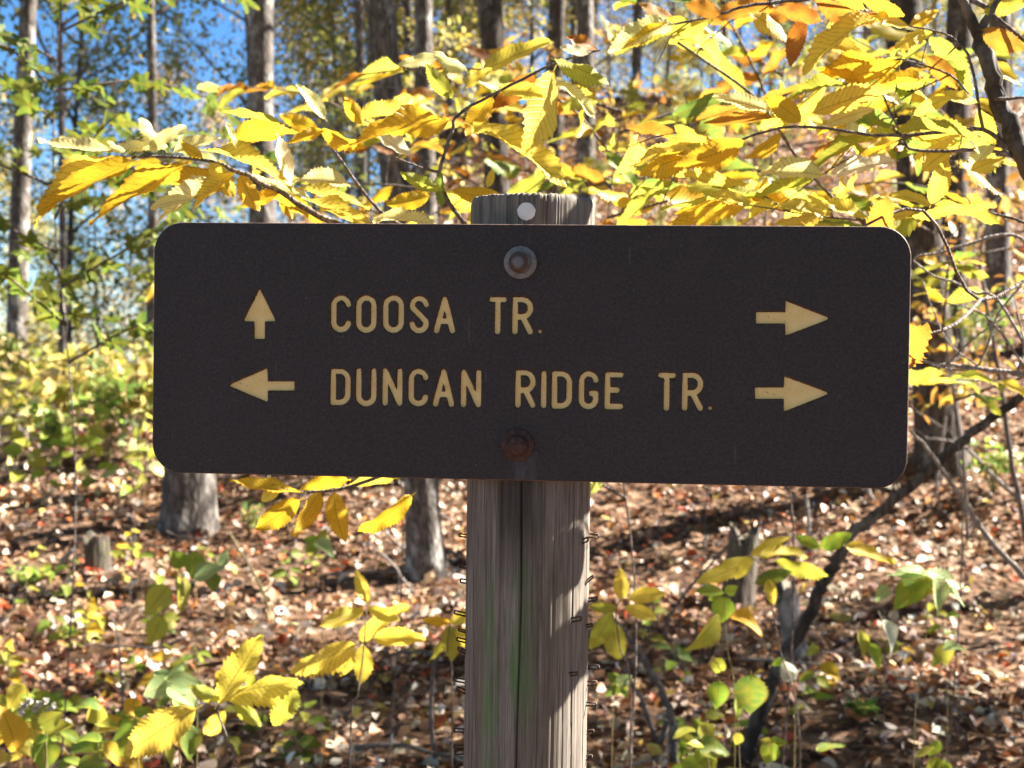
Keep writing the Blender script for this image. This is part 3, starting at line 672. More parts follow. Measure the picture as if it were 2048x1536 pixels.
# post
zt = (at(1068, 385, base.y - POST_R)).z
def build_post():
    n = 480; hts = [-0.35 - base.z * 0] + list(np.linspace(0.0, zt - .012, 60)) + [zt - .008, zt - .004, zt - .001, zt]
    cr = [(-.13, .0065, .012, -1, 1.33), (.70, .0025, .007, -1, 2), (.92, .002, .008, -1, 2), (-.84, .0025, .008, -1, 2), (-.42, .002, .006, -1, 2), (.16, .003, .008, -1, 1.2), (.40, .0012, .005, -1, 2), (.56, .0012, .005, -1, 1.12), (-.56, .0018, .005, -1, 1.2),
          (-.38, .003, .007, 1.5, 2), (-.21, .004, .007, 1.5, 2), (.2, .004, .007, 1.5, 2), (.35, .0015, .006, 1.5, 2)]
    cracks = [(math.asin(s), d, w, z0, z1) for s, d, w, z0, z1 in cr] + [(random.uniform(0, 6.28), random.uniform(.0006, .0012), random.uniform(.005, .007), random.uniform(-1, 1.3), random.uniform(1.2, 2)) for _ in range(5)]
    mb = MB()
    for i, z in enumerate(hts):
        for j in range(n):
            a = 2 * math.pi * j / n           # angle 0 faces the camera, growing to the right
            r = POST_R * (1 + .012 * math.sin(2 * a + .6) + .006 * math.sin(5 * a + z)) + .00012 * math.sin(37 * a + 2 * math.sin(z * 2)) + .0001 * math.sin(71 * a + z)
            for ca, d, w, z0, z1 in cracks:
                if z0 <= z <= z1:
                    dd = (a - ca - .020 * math.sin(z * 7 + ca * 9) - .012 * math.sin(z * 23 + ca * 5) + math.pi) % (2 * math.pi) - math.pi
                    if abs(dd) < w * 3: r -= d * max(0, 1 - abs(dd) / (w * 1.6))
            zz = z
            if i >= len(hts) - 4: r -= (0.0, .0006, .0018, .0045)[i - len(hts) + 4]; zz += .0004 * math.sin(a * 23) + .0004 * math.sin(a * 67 + 1) - (.0008 if math.sin(a * 9) > .93 else 0)
            mb.v.append(Vector((r * math.sin(a), -r * math.cos(a), zz)))
    for i in range(len(hts) - 1):
        for j in range(n): mb.f.append((i * n + j, i * n + (j + 1) % n, (i + 1) * n + (j + 1) % n, (i + 1) * n + j))
    c0 = len(mb.v); mb.v.append(Vector((0, 0, zt - .001)))
    b = (len(hts) - 1) * n
    for j in range(n): mb.f.append((b + j, b + (j + 1) % n, c0))
    return mb.mesh('post', M['post'])
# world z used for heights: place the post mesh at ground height 0
post = bpy.data.objects.new('post', build_post()); COL.objects.link(post); post.parent = sign; post.matrix_parent_inverse = Matrix.Translation(-base); post.matrix_basis = Matrix.Translation((base.x, base.y, 0))
# white marker disc
def post_pt(px, py):
    """point on the visible side of the post (axis at base) and its outward normal"""
    r = ray(px, py); ox, oy = CAM.x - base.x, CAM.y - base.y; a = r.x ** 2 + r.y ** 2; b = 2 * (ox * r.x + oy * r.y); c = ox * ox + oy * oy - POST_R ** 2
    dsc = b * b - 4 * a * c
    if dsc < 0: t = -b / (2 * a)
    else: t = (-b - math.sqrt(dsc)) / (2 * a)
    p = CAM + r * t; nn = Vector((p.x - base.x, p.y - base.y, 0)).normalized(); return p, nn
p, nn = post_pt(1053, 423)
dk = lathe([(.0092, -.002), (.0092, .0012), (.0086, .0018), (.002, .0019)], sx=lambda a, i: .02 * math.sin(7 * a) + .015 * math.sin(11 * a)).mesh('marker_disc', M['disc'])
d = bpy.data.objects.new('marker_disc', dk); COL.objects.link(d); d.parent = post
q = nn.to_track_quat('Z', 'Y').to_matrix().to_4x4(); d.matrix_parent_inverse = Matrix.Translation((-base.x, -base.y, 0)); d.matrix_basis = Matrix.Translation(p) @ q
d['label'] = 'round white marker disc'
# staples: (side x px of root, y px, tip x px, tip y px)
STP = [(932, 1073, 919, 1070), (930, 1134, 918, 1131), (930, 1164, 921, 1161), (930, 1231, 909, 1224), (930, 1266, 917, 1259), (930, 1284, 914, 1278), (930, 1308, 916, 1297), (928, 1364, 907, 1358), (929, 1388, 914, 1376), (927, 1462, 908, 1460), (926, 1495, 908, 1493), (926, 1503, 910, 1505),
       (1178, 1071, 1197, 1072), (1174, 1170, 1186, 1153), (1178, 1201, 1194, 1197), (1172, 1255, 1184, 1250), (1180, 1333, 1198, 1335), (1174, 1368, 1193, 1366), (1172, 1408, 1192, 1409), (1176, 1466, 1187, 1463), (1172, 1518, 1184, 1514), (1140, 1243, 1162, 1237), (1138, 1352, 1155, 1347), (1165, 1088, 1176, 1078)]
for (xa, ya, xb, yb) in STP:
    p, nn = post_pt(xa, ya); dpt = math.sqrt((p.x) ** 2 + p.y ** 2); s = dpt / F
    t = at(xb, yb, p.y - 0.004) 
    dirv = (t - p); 
    if dirv.length < .006: dirv = nn * .008
    w = Vector((0, 0, 1)) * random.uniform(.0014, .0022) + Vector((0, random.uniform(-.002, .002), 0))
    inn = p - nn * .005
    mb = MB(); a, b, c, e = inn + w, p + dirv + w, p + dirv - w, inn - w
    mb.tube([a, b], [.0009] * 2, 6); mb.tube([b, c], [.00091] * 2, 6); mb.tube([c, e], [.0009] * 2, 6)
    o = link('staple', mb.mesh('staple', M['wire'])); o.parent = post; o.matrix_parent_inverse = Matrix.Translation((-base.x, -base.y, 0))

# ------------------------------------------------------------------ single leaves (chestnut, heart shaped herb, fallen)
def chestnut_mesh(seed, ratio=0.36, teeth=13, droop=.10, fold=.12, name='leaf', wave=.03, cw=0.0):
    rr = random.Random(seed); V = []; Fc = []; UV = []
    nrow = teeth * 2 + 1; cols = 3; side_off = rr.uniform(-.04, .04); tw = rr.uniform(-.35, .35)
    def half(t): return ratio / 2 * (math.sin(math.pi * min(1, t * 1.0) ** 0.80)) ** 0.72 * (1 - .12 * t) * 1.04
    rows = []
    for i in range(nrow):
        t = i / (nrow - 1); h = max(half(t), 0.0025); row = []
        for s in range(-cols, cols + 1):
            a = s / cols; x = a * h; tt = t
            if abs(s) == cols:
                ta = .8 + .5 * math.sin(i * 1.7 + seed)
                if i % 2 == 1: x *= 1 + .09 * ta; tt = t + .022 * ta
                else: x *= .92; tt = t - .004
            y = tt - abs(a) * .015 + (abs(a) * h * .35)
            z = fold * abs(x) - droop * .75 * t * t + .010 * math.cos(i * math.pi) * abs(a) * (1 - t * .5) + tw * x * t * .5 + wave * .6 * math.sin(t * 7 + seed) * a + wave * .5 * math.sin(t * 15 + seed * 2 + a) * abs(a) + cw * x * x * 2.4
            x2 = x + side_off * math.sin(t * math.pi)
            row.append(len(V)); V.append((x2, min(y, 1.02) if 0 < i < nrow - 1 else t, z)); UV.append(((a + 1) / 2, t))
        rows.append(row)
    for i in range(nrow - 1):
        for s in range(2 * cols): Fc.append((rows[i][s], rows[i][s + 1], rows[i + 1][s + 1], rows[i + 1][s]))
    b = len(V); V += [(-.006, 0, .002), (.006, 0, .002), (.005, -.09, .012), (-.005, -.09, .012)]; UV += [(.5, 0)] * 4; Fc.append((b, b + 1, b + 2, b + 3))
    return uvmesh(name, V, Fc, UV)
def uvmesh(name, V, Fc, UV):
    me = bpy.data.meshes.new(name); me.from_pydata(V, [], Fc); uvl = me.uv_layers.new(name='UVMap')
    li = np.zeros(len(me.loops), np.int32); me.loops.foreach_get('vertex_index', li)
    uvl.data.foreach_set('uv', np.array(UV, np.float32)[li].ravel()); me.polygons.foreach_set('use_smooth', [True] * len(Fc)); me.update(); return me
def outline_mesh(seed, kind, name='leaf', curl=.1):
    """heart shaped, lobed or oval leaf, base at origin, length 1 along Y"""
    rr = random.Random(seed); n = 30; V = []; UV = []; Fc = []; mid = []
    pts = []
    for i in range(n + 1):
        t = i / n
        if kind == 'heart': h = .40 * (math.sin(math.pi * t ** .62)) ** .8 * (1 - .25 * t); y = t + (-.16 * math.exp(-t * 9)) + .0; h *= 1 + (.09 if i % 2 else -.08)
        elif kind == 'maple': h = .18 + .34 * abs(math.sin(t * math.pi * 2.5 + .35)) ** 1.5; h *= math.sin(math.pi * min(1, t * .97 + .03)) ** .35; y = t
        elif kind == 'oak': h = (.10 + .14 * (.5 + .5 * math.sin(t * 22 + .5))) * (math.sin(math.pi * t ** 1.2)) ** .4 + .015; y = t
        else: h = .24 * (math.sin(math.pi * t ** .85)) ** .8; y = t
        pts.append((max(h, .004), y))
    for i, (h, y) in enumerate(pts):
        t = i / n
        for s in (-1, -.5, 0, .5, 1):
            x = s * h; z = (.12 * abs(s) * h * 2) - curl * t * t + .035 * math.sin(t * 7 + seed + s * 2) * abs(s) + curl * .9 * (abs(s) * h * 2) ** 2 * math.sin(seed)
            V.append((x, t if s == 0 else y, z)); UV.append(((s + 1) / 2, t))
    for i in range(n):
        for s in range(4): a = i * 5 + s; Fc.append((a, a + 1, a + 6, a + 5))
    b = len(V); V += [(-.008, 0, .001), (.008, 0, .001), (.006, -.25, .02), (-.006, -.25, .02)]; UV += [(.5, 0)] * 4; Fc.append((b, b + 1, b + 2, b + 3))
    return uvmesh(name, V, Fc, UV)
def palmate_mesh(seed, name='leaf', curl=.12):
    """five lobed maple leaf, base at origin, length 1 along Y"""
    rr = random.Random(seed); lob = [(0, .60, .50), (58, .54, .46), (-58, .54, .46), (118, .36, .40), (-118, .36, .40)]; c = (0, .40)
    V = [(0, .40, 0)]; UV = [(.5, .4)]; Fc = []; pts = []
    for k in range(60):
        th = -180 + k * 6; r = .25
        for a0, R0, w in lob:
            d = abs((th - a0 + 180) % 360 - 180) / 57.3; r = max(r, R0 * max(0, 1 - (d / w) ** 1.15 * .62) if d < w * 1.35 else 0)
        if abs(abs(th) - 180) < 9: r = .40
        r *= 1 + (.05 if k % 2 else -.04); pts.append((r * math.sin(R(th)), .40 + r * math.cos(R(th))))
    for q in (.5, 1.0):
        for k, (x, y) in enumerate(pts):
            px, py = x * q, .40 + (y - .40) * q; V.append((px, py, .10 * abs(px) - curl * (py * py) + .05 * q * math.sin(k * .42 + seed) )); UV.append((.5 + px * .6, py))
    for k in range(60):
        k2 = (k + 1) % 60; Fc.append((0, 1 + k, 1 + k2)); Fc.append((1 + k, 61 + k, 61 + k2, 1 + k2))
    b = len(V); V += [(-.008, 0, .001), (.008, 0, .001), (.006, -.35, .02), (-.006, -.35, .02)]; UV += [(.5, 0)] * 4; Fc.append((b, b + 1, b + 2, b + 3))
    return uvmesh(name, V, Fc, UV)
CH = [chestnut_mesh(s, ra, te, dr, fo, 'leaf', wa, cw) for s, ra, te, dr, fo, wa, cw in ((1, .36, 14, .04, .10, .03, .0), (2, .33, 16, .12, .25, .04, .5), (3, .40, 13, .22, .05, .05, -.8), (4, .34, 15, -.08, .30, .04, .4), (5, .38, 17, .30, .18, .05, .9), (6, .32, 14, .0, .45, .03, .0), (7, .42, 15, .15, .0, .06, -1.2), (8, .36, 18, .40, .30, .05, .6), (9, .30, 12, .10, .55, .06, .0), (10, .39, 16, -.15, .12, .06, 1.2))]
HE = [outline_mesh(s, 'heart', curl=c) for s, c in ((1, .15), (2, .3), (3, .05))]
OV = [outline_mesh(s, 'oval', curl=c) for s, c in ((4, .1), (5, .3))]
MP = [palmate_mesh(s, curl=c) for s, c in ((7, .1), (8, .25), (9, .0))]
OK = [outline_mesh(s, 'oak', curl=c) for s, c in ((9, .15), (10, .35))]
for m_ in CH: m_.materials.append(M['leaf'])
for m_ in HE + MP: m_.materials.append(M['herb'])
BL = [outline_mesh(s, 'oval', name='blade', curl=c) for s, c in ((14, .35), (15, .6))]
for m_ in BL: m_.materials.append(M['herb'])
FL = [m_.copy() for m_ in OK + OV] + [palmate_mesh(21, curl=.3)] + [outline_mesh(s, k, curl=c) for s, k, c in ((22, 'oak', .6), (23, 'oval', .7), (24, 'heart', .5))]
for m_ in FL:
    m_.materials.clear(); m_.materials.append(M['fall'])
PALC = {'p': (.84, .80, .34), 'y': (.80, .63, .09), 'g': (.72, .45, .03), 'o': (.50, .20, .03), 'r': (.36, .10, .02), 'l': (.40, .42, .06), 'n': (.13, .23, .04), 'c': (.86, .80, .58), 'm': (.34, .50, .22), 'd': (.07, .14, .03), 'e': (.22, .36, .04), 'w': (.5, .55, .48)}
def leaf_obj(meshes, B, T, wapp_px, col, parent, under=False, ratio=.36, jit=.10, name='leaf'):
    B = Vector(B); T = Vector(T); Lv = T - B; L = Lv.length; a = Lv / L; mid = (B + T) / 2
    tc = (CAM - mid).normalized(); s0 = a.cross(tc); s0.normalize(); nc = s0.cross(a).normalized()
    if nc.dot(tc) < 0: nc = -nc
    su = s0 if s0.dot(SD) > 0 else -s0
    wt = ratio * L; wa = wapp_px * mid.y / F; km = 1.0 if under or mid.z < 1.38 else 0.72; k = min(km, wa / wt); xs = min(1.3, max(1.0, wa / (wt * km)))
    n = (su * math.sqrt(max(0, 1 - k * k)) + nc * (-k if under else k)).normalized()
    w = a.cross(n).normalized()
    me = random.choice(meshes); c = PALC[col] if isinstance(col, str) else col; f = random.uniform(1 - jit, 1 + jit)
    o = bpy.data.objects.new(name, me); COL.objects.link(o); o.parent = parent
    Mx = Matrix(((w.x * L * xs, a.x * L, n.x * L, B.x), (w.y * L * xs, a.y * L, n.y * L, B.y), (w.z * L * xs, a.z * L, n.z * L, B.z), (0, 0, 0, 1)))
    o.matrix_basis = Matrix.Translation(-parent.location) @ Mx
    o.color = (min(c[0] * f, .9), min(c[1] * f * random.uniform(.94, 1.06), .9), min(c[2] * f, .9), 1); return o
def branch(parent, pts, r0, r1, name='branch', mat='twig', n=7, sm=5):
    P = smooth_path(pts, sm)
    k = len(P)
    for i in range(1, k - 1): P[i] = P[i] + Vector((random.uniform(-1, 1), random.uniform(-1, 1), random.uniform(-1, 1))) * r0 * .25
    o = link(name, MB().tube(P, lin(r0, r1, k), n, wob=.06).mesh(name, M[mat]), parent); return P
def PX(pts, Y, dY=0.0):
    k = len(pts); return [at(p[0], p[1], (p[2] if len(p) > 2 else Y + dY * i / max(1, k - 1))) for i, p in enumerate(pts)]
def leaves_from(tab, parent, meshes, Y, ratio=.36):
    for bx, by, tx, ty, w, c, u in tab:
        dy = random.uniform(-.06, .06); L = math.hypot(tx - bx, ty - by) * Y / F
        y0 = Y + dy; leaf_obj(meshes, at(bx, by, y0), at(tx, ty, y0 + random.uniform(-.45, .25) * L), w, c, parent, bool(u), ratio)
def twig_leaves(parent, P, n, Lr, cols, meshes, under=.6, start=.25, droop=.25):
    k = len(P)
    for i in range(n):
        t = start + (1 - start) * (i + random.random() * .5) / n; q = P[min(k - 1, int(t * (k - 1)))]; d = (P[min(k - 1, int(t * (k - 1)) + 1)] - P[max(0, int(t * (k - 1)) - 1)]).normalized()
        sd = d.cross(Vector((0, 0, 1))).normalized() * (1 if i % 2 else -1); L = random.uniform(*Lr)
        a = (d * random.uniform(.3, .9) + sd * random.uniform(.3, 1.0) + Vector((0, 0, random.uniform(-droop - .2, .25)))).normalized()
        k_ = random.uniform(.35, .98) if meshes is MP else random.uniform(.08, .75); leaf_obj(meshes, q, q + a * L, k_ * (.95 if meshes is MP else .36) * L * F / q.y, random.choice(cols), parent, random.random() < under, .95 if meshes is MP else .36)

# --- chestnut sapling behind the post: sprays above the sign and just below it
sA = at(1010, 1500, 1.95); rootA = Vector((sA.x, 1.95, gzf(sA.x, 1.95)))
A = empty('chestnut_sapling', rootA, 'yellow leaved chestnut sapling growing right behind the post, sprays spreading above the sign', 'sapling')
YA = 1.95
stemA = branch(A, [rootA - Vector((0, 0, .05))] + PX([(1030, 1100), (1010, 800), (985, 520), (1000, 400)], YA), .011, .006, 'stem')
branch(A, PX([(985, 560), (820, 500), (660, 443), (560, 385), (480, 345), (400, 320), (240, 313)], YA), .006, .0018)
branch(A, PX([(985, 520), (930, 450), (885, 380), (880, 340), (905, 260), (915, 230), (1000, 180), (1110, 128), (1200, 100)], YA), .0035, .0016)
branch(A, PX([(985, 540), (850, 470), (760, 420), (640, 262)], YA + .06), .004, .0016)
branch(A, PX([(880, 345), (840, 335), (780, 310)], YA), .0022, .0012)
branch(A, PX([(1015, 860), (820, 930), (690, 975), (600, 985), (540, 970)], YA + .2), .004, .0014)
TA = [(235, 305, 78, 290, 24, 'p', 0), (330, 300, 285, 228, 46, 'p', 0), (300, 300, 375, 256, 36, 'p', 0), (345, 305, 440, 272, 38, 'p', 0), (245, 312, 50, 395, 36, 'y', 1), (265, 322, 80, 435, 42, 'g', 1), (378, 322, 172, 430, 44, 'g', 1), (455, 363, 300, 365, 44, 'g', 1), (445, 365, 290, 425, 32, 'p', 0), (405, 316, 362, 284, 24, 'g', 1), (400, 300, 585, 325, 24, 'y', 0), (455, 288, 595, 243, 42, 'g', 1), (470, 292, 455, 243, 40, 'p', 0), (582, 368, 550, 268, 62, 'c', 0), (650, 238, 592, 168, 50, 'p', 0), (565, 247, 447, 224, 20, 'l', 1), (640, 266, 560, 232, 34, 'g', 1), (250, 305, 215, 278, 26, 'p', 0), (320, 298, 210, 300, 22, 'p', 0),
      (700, 372, 585, 343, 30, 'p', 0), (590, 375, 742, 405, 26, 'y', 0), (600, 395, 757, 440, 24, 'y', 0), (745, 442, 866, 425, 24, 'p', 0), (505, 350, 620, 382, 22, 'p', 0), (520, 385, 650, 440, 34, 'g', 1), (480, 350, 520, 425, 44, 'g', 1), (560, 385, 585, 440, 44, 'g', 1), (640, 415, 740, 445, 22, 'y', 0), (560, 380, 480, 412, 30, 'g', 1), (470, 345, 380, 400, 30, 'y', 1), (420, 325, 470, 395, 36, 'y', 1), (380, 400, 300, 412, 30, 'p', 0),
      (878, 112, 796, 128, 26, 'p', 0), (932, 142, 870, 98, 36, 'p', 0), (905, 196, 852, 128, 62, 'l', 1), (968, 140, 1100, 88, 36, 'y', 0), (1110, 120, 1222, 160, 32, 'l', 0), (1107, 142, 1046, 312, 92, 'y', 0), (1072, 152, 988, 215, 42, 'r', 1), (985, 192, 932, 272, 72, 'g', 1), (880, 235, 670, 290, 42, 'g', 1), (715, 232, 827, 200, 36, 'y', 1), (725, 248, 690, 196, 52, 'g', 1), (1112, 165, 1196, 216, 20, 'p', 0), (945, 253, 1142, 328, 40, 'y', 0), (825, 312, 748, 273, 32, 'c', 0), (860, 392, 772, 408, 42, 'g', 1), (975, 375, 985, 338, 70, 'y', 1), (1000, 180, 1095, 195, 34, 'y', 0), (900, 240, 810, 262, 30, 'g', 1), (640, 262, 735, 290, 30, 'g', 1), (650, 262, 570, 285, 26, 'g', 1), (930, 175, 985, 140, 34, 'y', 0), (1000, 182, 940, 150, 30, 'p', 0), (1180, 105, 1120, 92, 30, 'c', 0), (1195, 100, 1130, 80, 22, 'r', 0), (885, 380, 800, 345, 34, 'l', 1), (885, 385, 960, 420, 30, 'y', 1), (880, 345, 890, 415, 20, 'n', 1), (1000, 400, 930, 440, 40, 'y', 1), (1010, 400, 1090, 350, 42, 'l', 1), (1005, 395, 905, 380, 40, 'g', 1)]
leaves_from(TA, A, CH, YA)
leaves_from([(600, 1000, 513, 1056, 54, 'g', 0), (600, 985, 460, 968, 28, 'g', 0), (668, 985, 690, 1082, 58, 'g', 0), (640, 985, 578, 1072, 34, 'g', 0), (822, 992, 724, 1078, 38, 'g', 0), (600, 980, 700, 966, 30, 'g', 1), (690, 975, 800, 962, 20, 'y', 1), (560, 972, 520, 1005, 34, 'y', 0)], A, CH, YA + .2)

# --- chestnut tree at the trail's edge: limb and sprays over the right half
YB = 2.0
sB = at(2260, 1400, YB); rootB = Vector((sB.x, YB, gzf(sB.x, YB)))
B = empty('chestnut_tree', rootB, 'young chestnut tree with smooth forked brown limb and dense yellow and orange leaves', 'tree')
branch(B, [rootB - Vector((0, 0, .05))] + PX([(2230, 900), (2130, 500), (2050, 312), (2015, 240), (1985, 160), (1957, 62)], YB), .018, .0110, 'limb', 'bark_dark', 12)
branch(B, PX([(1957, 66), (1930, 10), (1895, -60)], YB), .0085, .005, 'limb', 'bark_dark', 10)
branch(B, PX([(1957, 66), (1995, 5), (2030, -60)], YB), .0065, .004, 'limb', 'bark_dark', 10)
BP = [
    (PX([(2045, 318), (1973, 301), (1837, 301), (1806, 277), (1758, 171)], YB), .0032, .0012),
    (PX([(2030, 308), (1967, 260), (1861, 267), (1751, 270), (1587, 253), (1468, 284), (1392, 308)], YB), .0036, .0012),
    (PX([(1967, 262), (1955, 200), (1940, 120), (1912, 82), (1881, 65), (1816, 51)], YB), .0026, .0012),
    (PX([(1355, 85), (1502, 188), (1553, 253), (1594, 314), (1656, 386), (1724, 444), (1800, 520)], YB + .25), .0022, .003),
    (PX([(1985, 20), (1900, -10), (1720, -12), (1600, 0), (1492, 12), (1430, 32), (1340, 48)], YB), .0042, .0014),
    (PX([(2015, 240), (1960, 215), (1900, 150), (1800, 118)], YB + .02), .0026, .0012),
    (PX([(1985, 30), (2048, 80), (2120, 140)], YB - .02), .0032, .002),
    (PX([(1990, 200), (2048, 195)], YB - .02), .003, .002),
    (PX([(2110, 470), (2000, 430), (1862, 410)], YB + .1), .003, .0012),
    (PX([(1862, 410), (1760, 440), (1640, 432), (1500, 410)], YB + .12), .002, .001),
]
BPP = [branch(B, p, a, b) for p, a, b in BP]
TB = [(1490, 282, 1345, 330, 52, 'g', 1), (1752, 33, 1602, 92, 32, 'y', 0), (1640, 80, 1736, 126, 42, 'y', 0), (1690, 162, 1802, 124, 46, 'g', 1), (1852, 112, 1916, 178, 62, 'o', 1), (1625, 226, 1787, 176, 54, 'y', 1), (1540, 222, 1424, 194, 32, 'p', 0), (1602, 242, 1532, 196, 52, 'g', 1), (1545, 236, 1408, 247, 32, 'o', 1), (1562, 265, 1494, 327, 26, 'g', 1), (1650, 352, 1518, 328, 36, 'p', 0), (1787, 324, 1660, 342, 46, 'c', 0), (1862, 408, 1894, 318, 78, 'y', 1), (1826, 435, 1992, 406, 22, 'y', 1), (1652, 425, 1551, 438, 22, 'y', 0), (1830, 425, 1752, 448, 24, 'y', 0), (1506, 406, 1346, 411, 32, 'g', 1), (1978, 122, 2046, 166, 42, 'y', 0), (1968, 26, 2056, 4, 44, 'y', 1), (1962, 60, 2052, 98, 44, 'o', 1), (1550, 14, 1422, 22, 42, 'o', 1), (1550, 20, 1642, 46, 32, 'r', 1), (1608, 34, 1580, 134, 38, 'r', 1), (1630, 2, 1774, 28, 34, 'o', 1), (1500, 26, 1586, 76, 30, 'y', 0), (1955, 205, 1880, 188, 36, 'y', 0), (1828, 230, 1904, 194, 32, 'y', 1), (1796, 262, 1958, 238, 26, 'l', 1), (1942, 343, 2012, 307, 34, 'y', 0), (1480, 285, 1400, 345, 44, 'g', 1), (1690, 170, 1560, 175, 26, 'l', 1), (1650, 250, 1750, 216, 32, 'p', 0), (1755, 172, 1810, 208, 40, 'p', 0), (1680, 270, 1756, 252, 30, 'p', 0), (1800, 275, 1730, 305, 36, 'y', 1), (1900, 300, 1840, 345, 44, 'y', 1), (1990, 290, 1930, 340, 40, 'p', 0), (1816, 52, 1740, 40, 28, 'y', 0), (1820, 52, 1880, 20, 26, 'g', 1), (1850, 58, 1790, 90, 30, 'y', 0), (1600, 5, 1530, 45, 34, 'o', 1), (1440, 30, 1370, 8, 34, 'o', 1), (1430, 34, 1350, 60, 24, 'y', 0), (1640, 0, 1700, 40, 30, 'o', 1), (1950, 200, 2010, 240, 40, 'y', 0), (1960, 215, 1990, 290, 44, 'y', 1), (1720, -10, 1810, 30, 30, 'g', 1), (1860, 410, 1780, 385, 24, 'y', 0), (1870, 410, 2000, 440, 30, 'l', 1), (1650, 432, 1560, 405, 26, 'y', 0), (1390, 308, 1275, 345, 40, 'g', 1), (1392, 308, 1300, 300, 22, 'y', 0), (1400, 300, 1350, 250, 30, 'l', 1), (1500, 410, 1420, 385, 26, 'y', 0), (1740, 440, 1640, 410, 24, 'y', 0), (1345, 48, 1225, 70, 44, 'p', 0), (1350, 45, 1280, 5, 32, 'o', 0), (1345, 50, 1240, 95, 30, 'g', 1)]
leaves_from(TB, B, CH, YB)
random.seed(31)
for i in range(20):
    P0 = random.choice(BPP[:6] + BPP[8:]); q = P0[random.randrange(len(P0) // 4, len(P0))]
    e = q + Vector((random.uniform(-.16, .10), random.uniform(.1, .5), random.uniform(-.10, .06)))
    T_ = branch(B, [q, q.lerp(e, .5) + Vector((0, 0, .02)), e], .0016, .0009, 'twig', n=5, sm=3)
    twig_leaves(B, T_, 4, (.07, .14), ['y', 'g', 'l', 'g', 'l', 'y', 'o', 'n'], CH)

def shade_leaf(px, py, d, L, roll, col='g'):  # leaf added on the sun path, mostly behind the board, to cast dapples on the post
    c = post_pt(px, py)[0] + SD * d; n = SD.copy(); a0 = Vector((0, 0, 1)) - n * n.z; a0.normalize(); a = Matrix.Rotation(roll, 3, n) @ a0; w = a.cross(n)
    o = bpy.data.objects.new('leaf', random.choice(CH[:4])); COL.objects.link(o); o.parent = B; q = c - a * L * .5; k = 1.15
    o.matrix_basis = Matrix.Translation(-B.location) @ Matrix(((w.x * L * k, a.x * L, n.x * L, q.x), (w.y * L * k, a.y * L, n.y * L, q.y), (w.z * L * k, a.z * L, n.z * L, q.z), (0, 0, 0, 1))); o.color = (*PALC[col], 1); return c
cs = [shade_leaf(1150, 1290, .50, .15, 1.2, 'o'), shade_leaf(1140, 1345, .47, .13, 1.9, 'o'), shade_leaf(1165, 975, .46, .10, .9, 'o'), shade_leaf(1125, 970, .42, .09, 2.2, 'o'), shade_leaf(1100, 1150, .44, .07, .3, 'r'), shade_leaf(1165, 420, .40, .07, 2.4)]
branch(B, [at(2130, 500, YB), at(1960, 600, 1.85), cs[2] + Vector((.06, .02, .02)), cs[3]], .003, .0012, 'twig')  # twigs added to carry the shadow-casting leaves
branch(B, [at(1960, 600, 1.85), cs[0] + Vector((.08, .03, .03)), cs[0], cs[1], cs[4]], .0025, .0012, 'twig')

# --- saplings further back that fill the gap above the sign with yellow
def back_sapling(px, Y, hpx, n_br, label, cols, rnd, Lr=(.09, .16), wid=.8, meshes=CH, name='chestnut_sapling', under=.5):
    random.seed(rnd); x = at(px, 700, Y).x; g = gzf(x, Y); topz = at(px, hpx, Y).z
    o = empty(name, (x, Y, g), label, 'sapling')
    S = branch(o, [(x, Y, g - .05), (x + .05, Y, g + (topz - g) * .4), (x - .04, Y + .05, g + (topz - g) * .75), (x, Y, topz)], .0030, .0016, 'stem', 'twig', 7, 8)
    k = len(S)
    for i in range(n_br):
        q = S[int(k * (.45 + .54 * i / n_br))]; az = i * 2.4 + rnd; d = Vector((math.cos(az), math.sin(az) * .7, random.uniform(-.05, .4))) * wid * random.uniform(.6, 1.1)
        T_ = branch(o, [q, q + d * .5 + Vector((0, 0, .06)), q + d], .005, .0015, 'branch', 'twig', 5, 4)
        twig_leaves(o, T_, 11, Lr, cols, meshes, under, .15)
    return o
back_sapling(1240, 3.4, 190, 14, 'golden chestnut sapling standing behind the post between sign and slope', ['y', 'g', 'l', 'l', 'n', 'o'], 3)
back_sapling(1560, 3.9, 120, 11, 'chestnut sapling with mixed green and yellow leaves behind the thin arching twig', ['g', 'l', 'n', 'n', 'y', 'o'], 4, wid=.9)
back_sapling(780, 4.6, 240, 11, 'orange yellow chestnut sapling on the slope behind the forked dark twig', ['g', 'o', 'y', 'l', 'y'], 5, wid=.8)
back_sapling(1900, 4.4, 60, 10, 'yellow chestnut sapling in front of the thick dark furrowed trunk', ['y', 'g', 'l', 'n', 'l'], 6, wid=.9)
back_sapling(1080, 6.0, 230, 12, 'rusty orange sapling low on the slope behind the post top', ['o', 'g', 'r', 'y', 'l'], 8, (.10, .17), 1.1)
back_sapling(1400, 6.5, 100, 12, 'pale yellow sapling on the slope with scattered maple shaped leaves', ['y', 'l', 'p', 'g'], 9, (.09, .15), 1.2, MP, 'maple_sapling')
# dark green maple branches hanging in at the upper left
back_sapling(120, 4.2, -60, 17, 'dark green maple sapling in front of the reddish brown trunk', ['n', 'd', 'd', 'd', 'n'], 12, (.07, .12), .85, MP, 'maple_sapling', .8)
back_sapling(260, 7.5, 240, 13, 'green maple sapling between blue sky gaps and the sign end', ['n', 'd', 'd', 'n'], 13, (.08, .13), .9, MP, 'maple_sapling', .8)

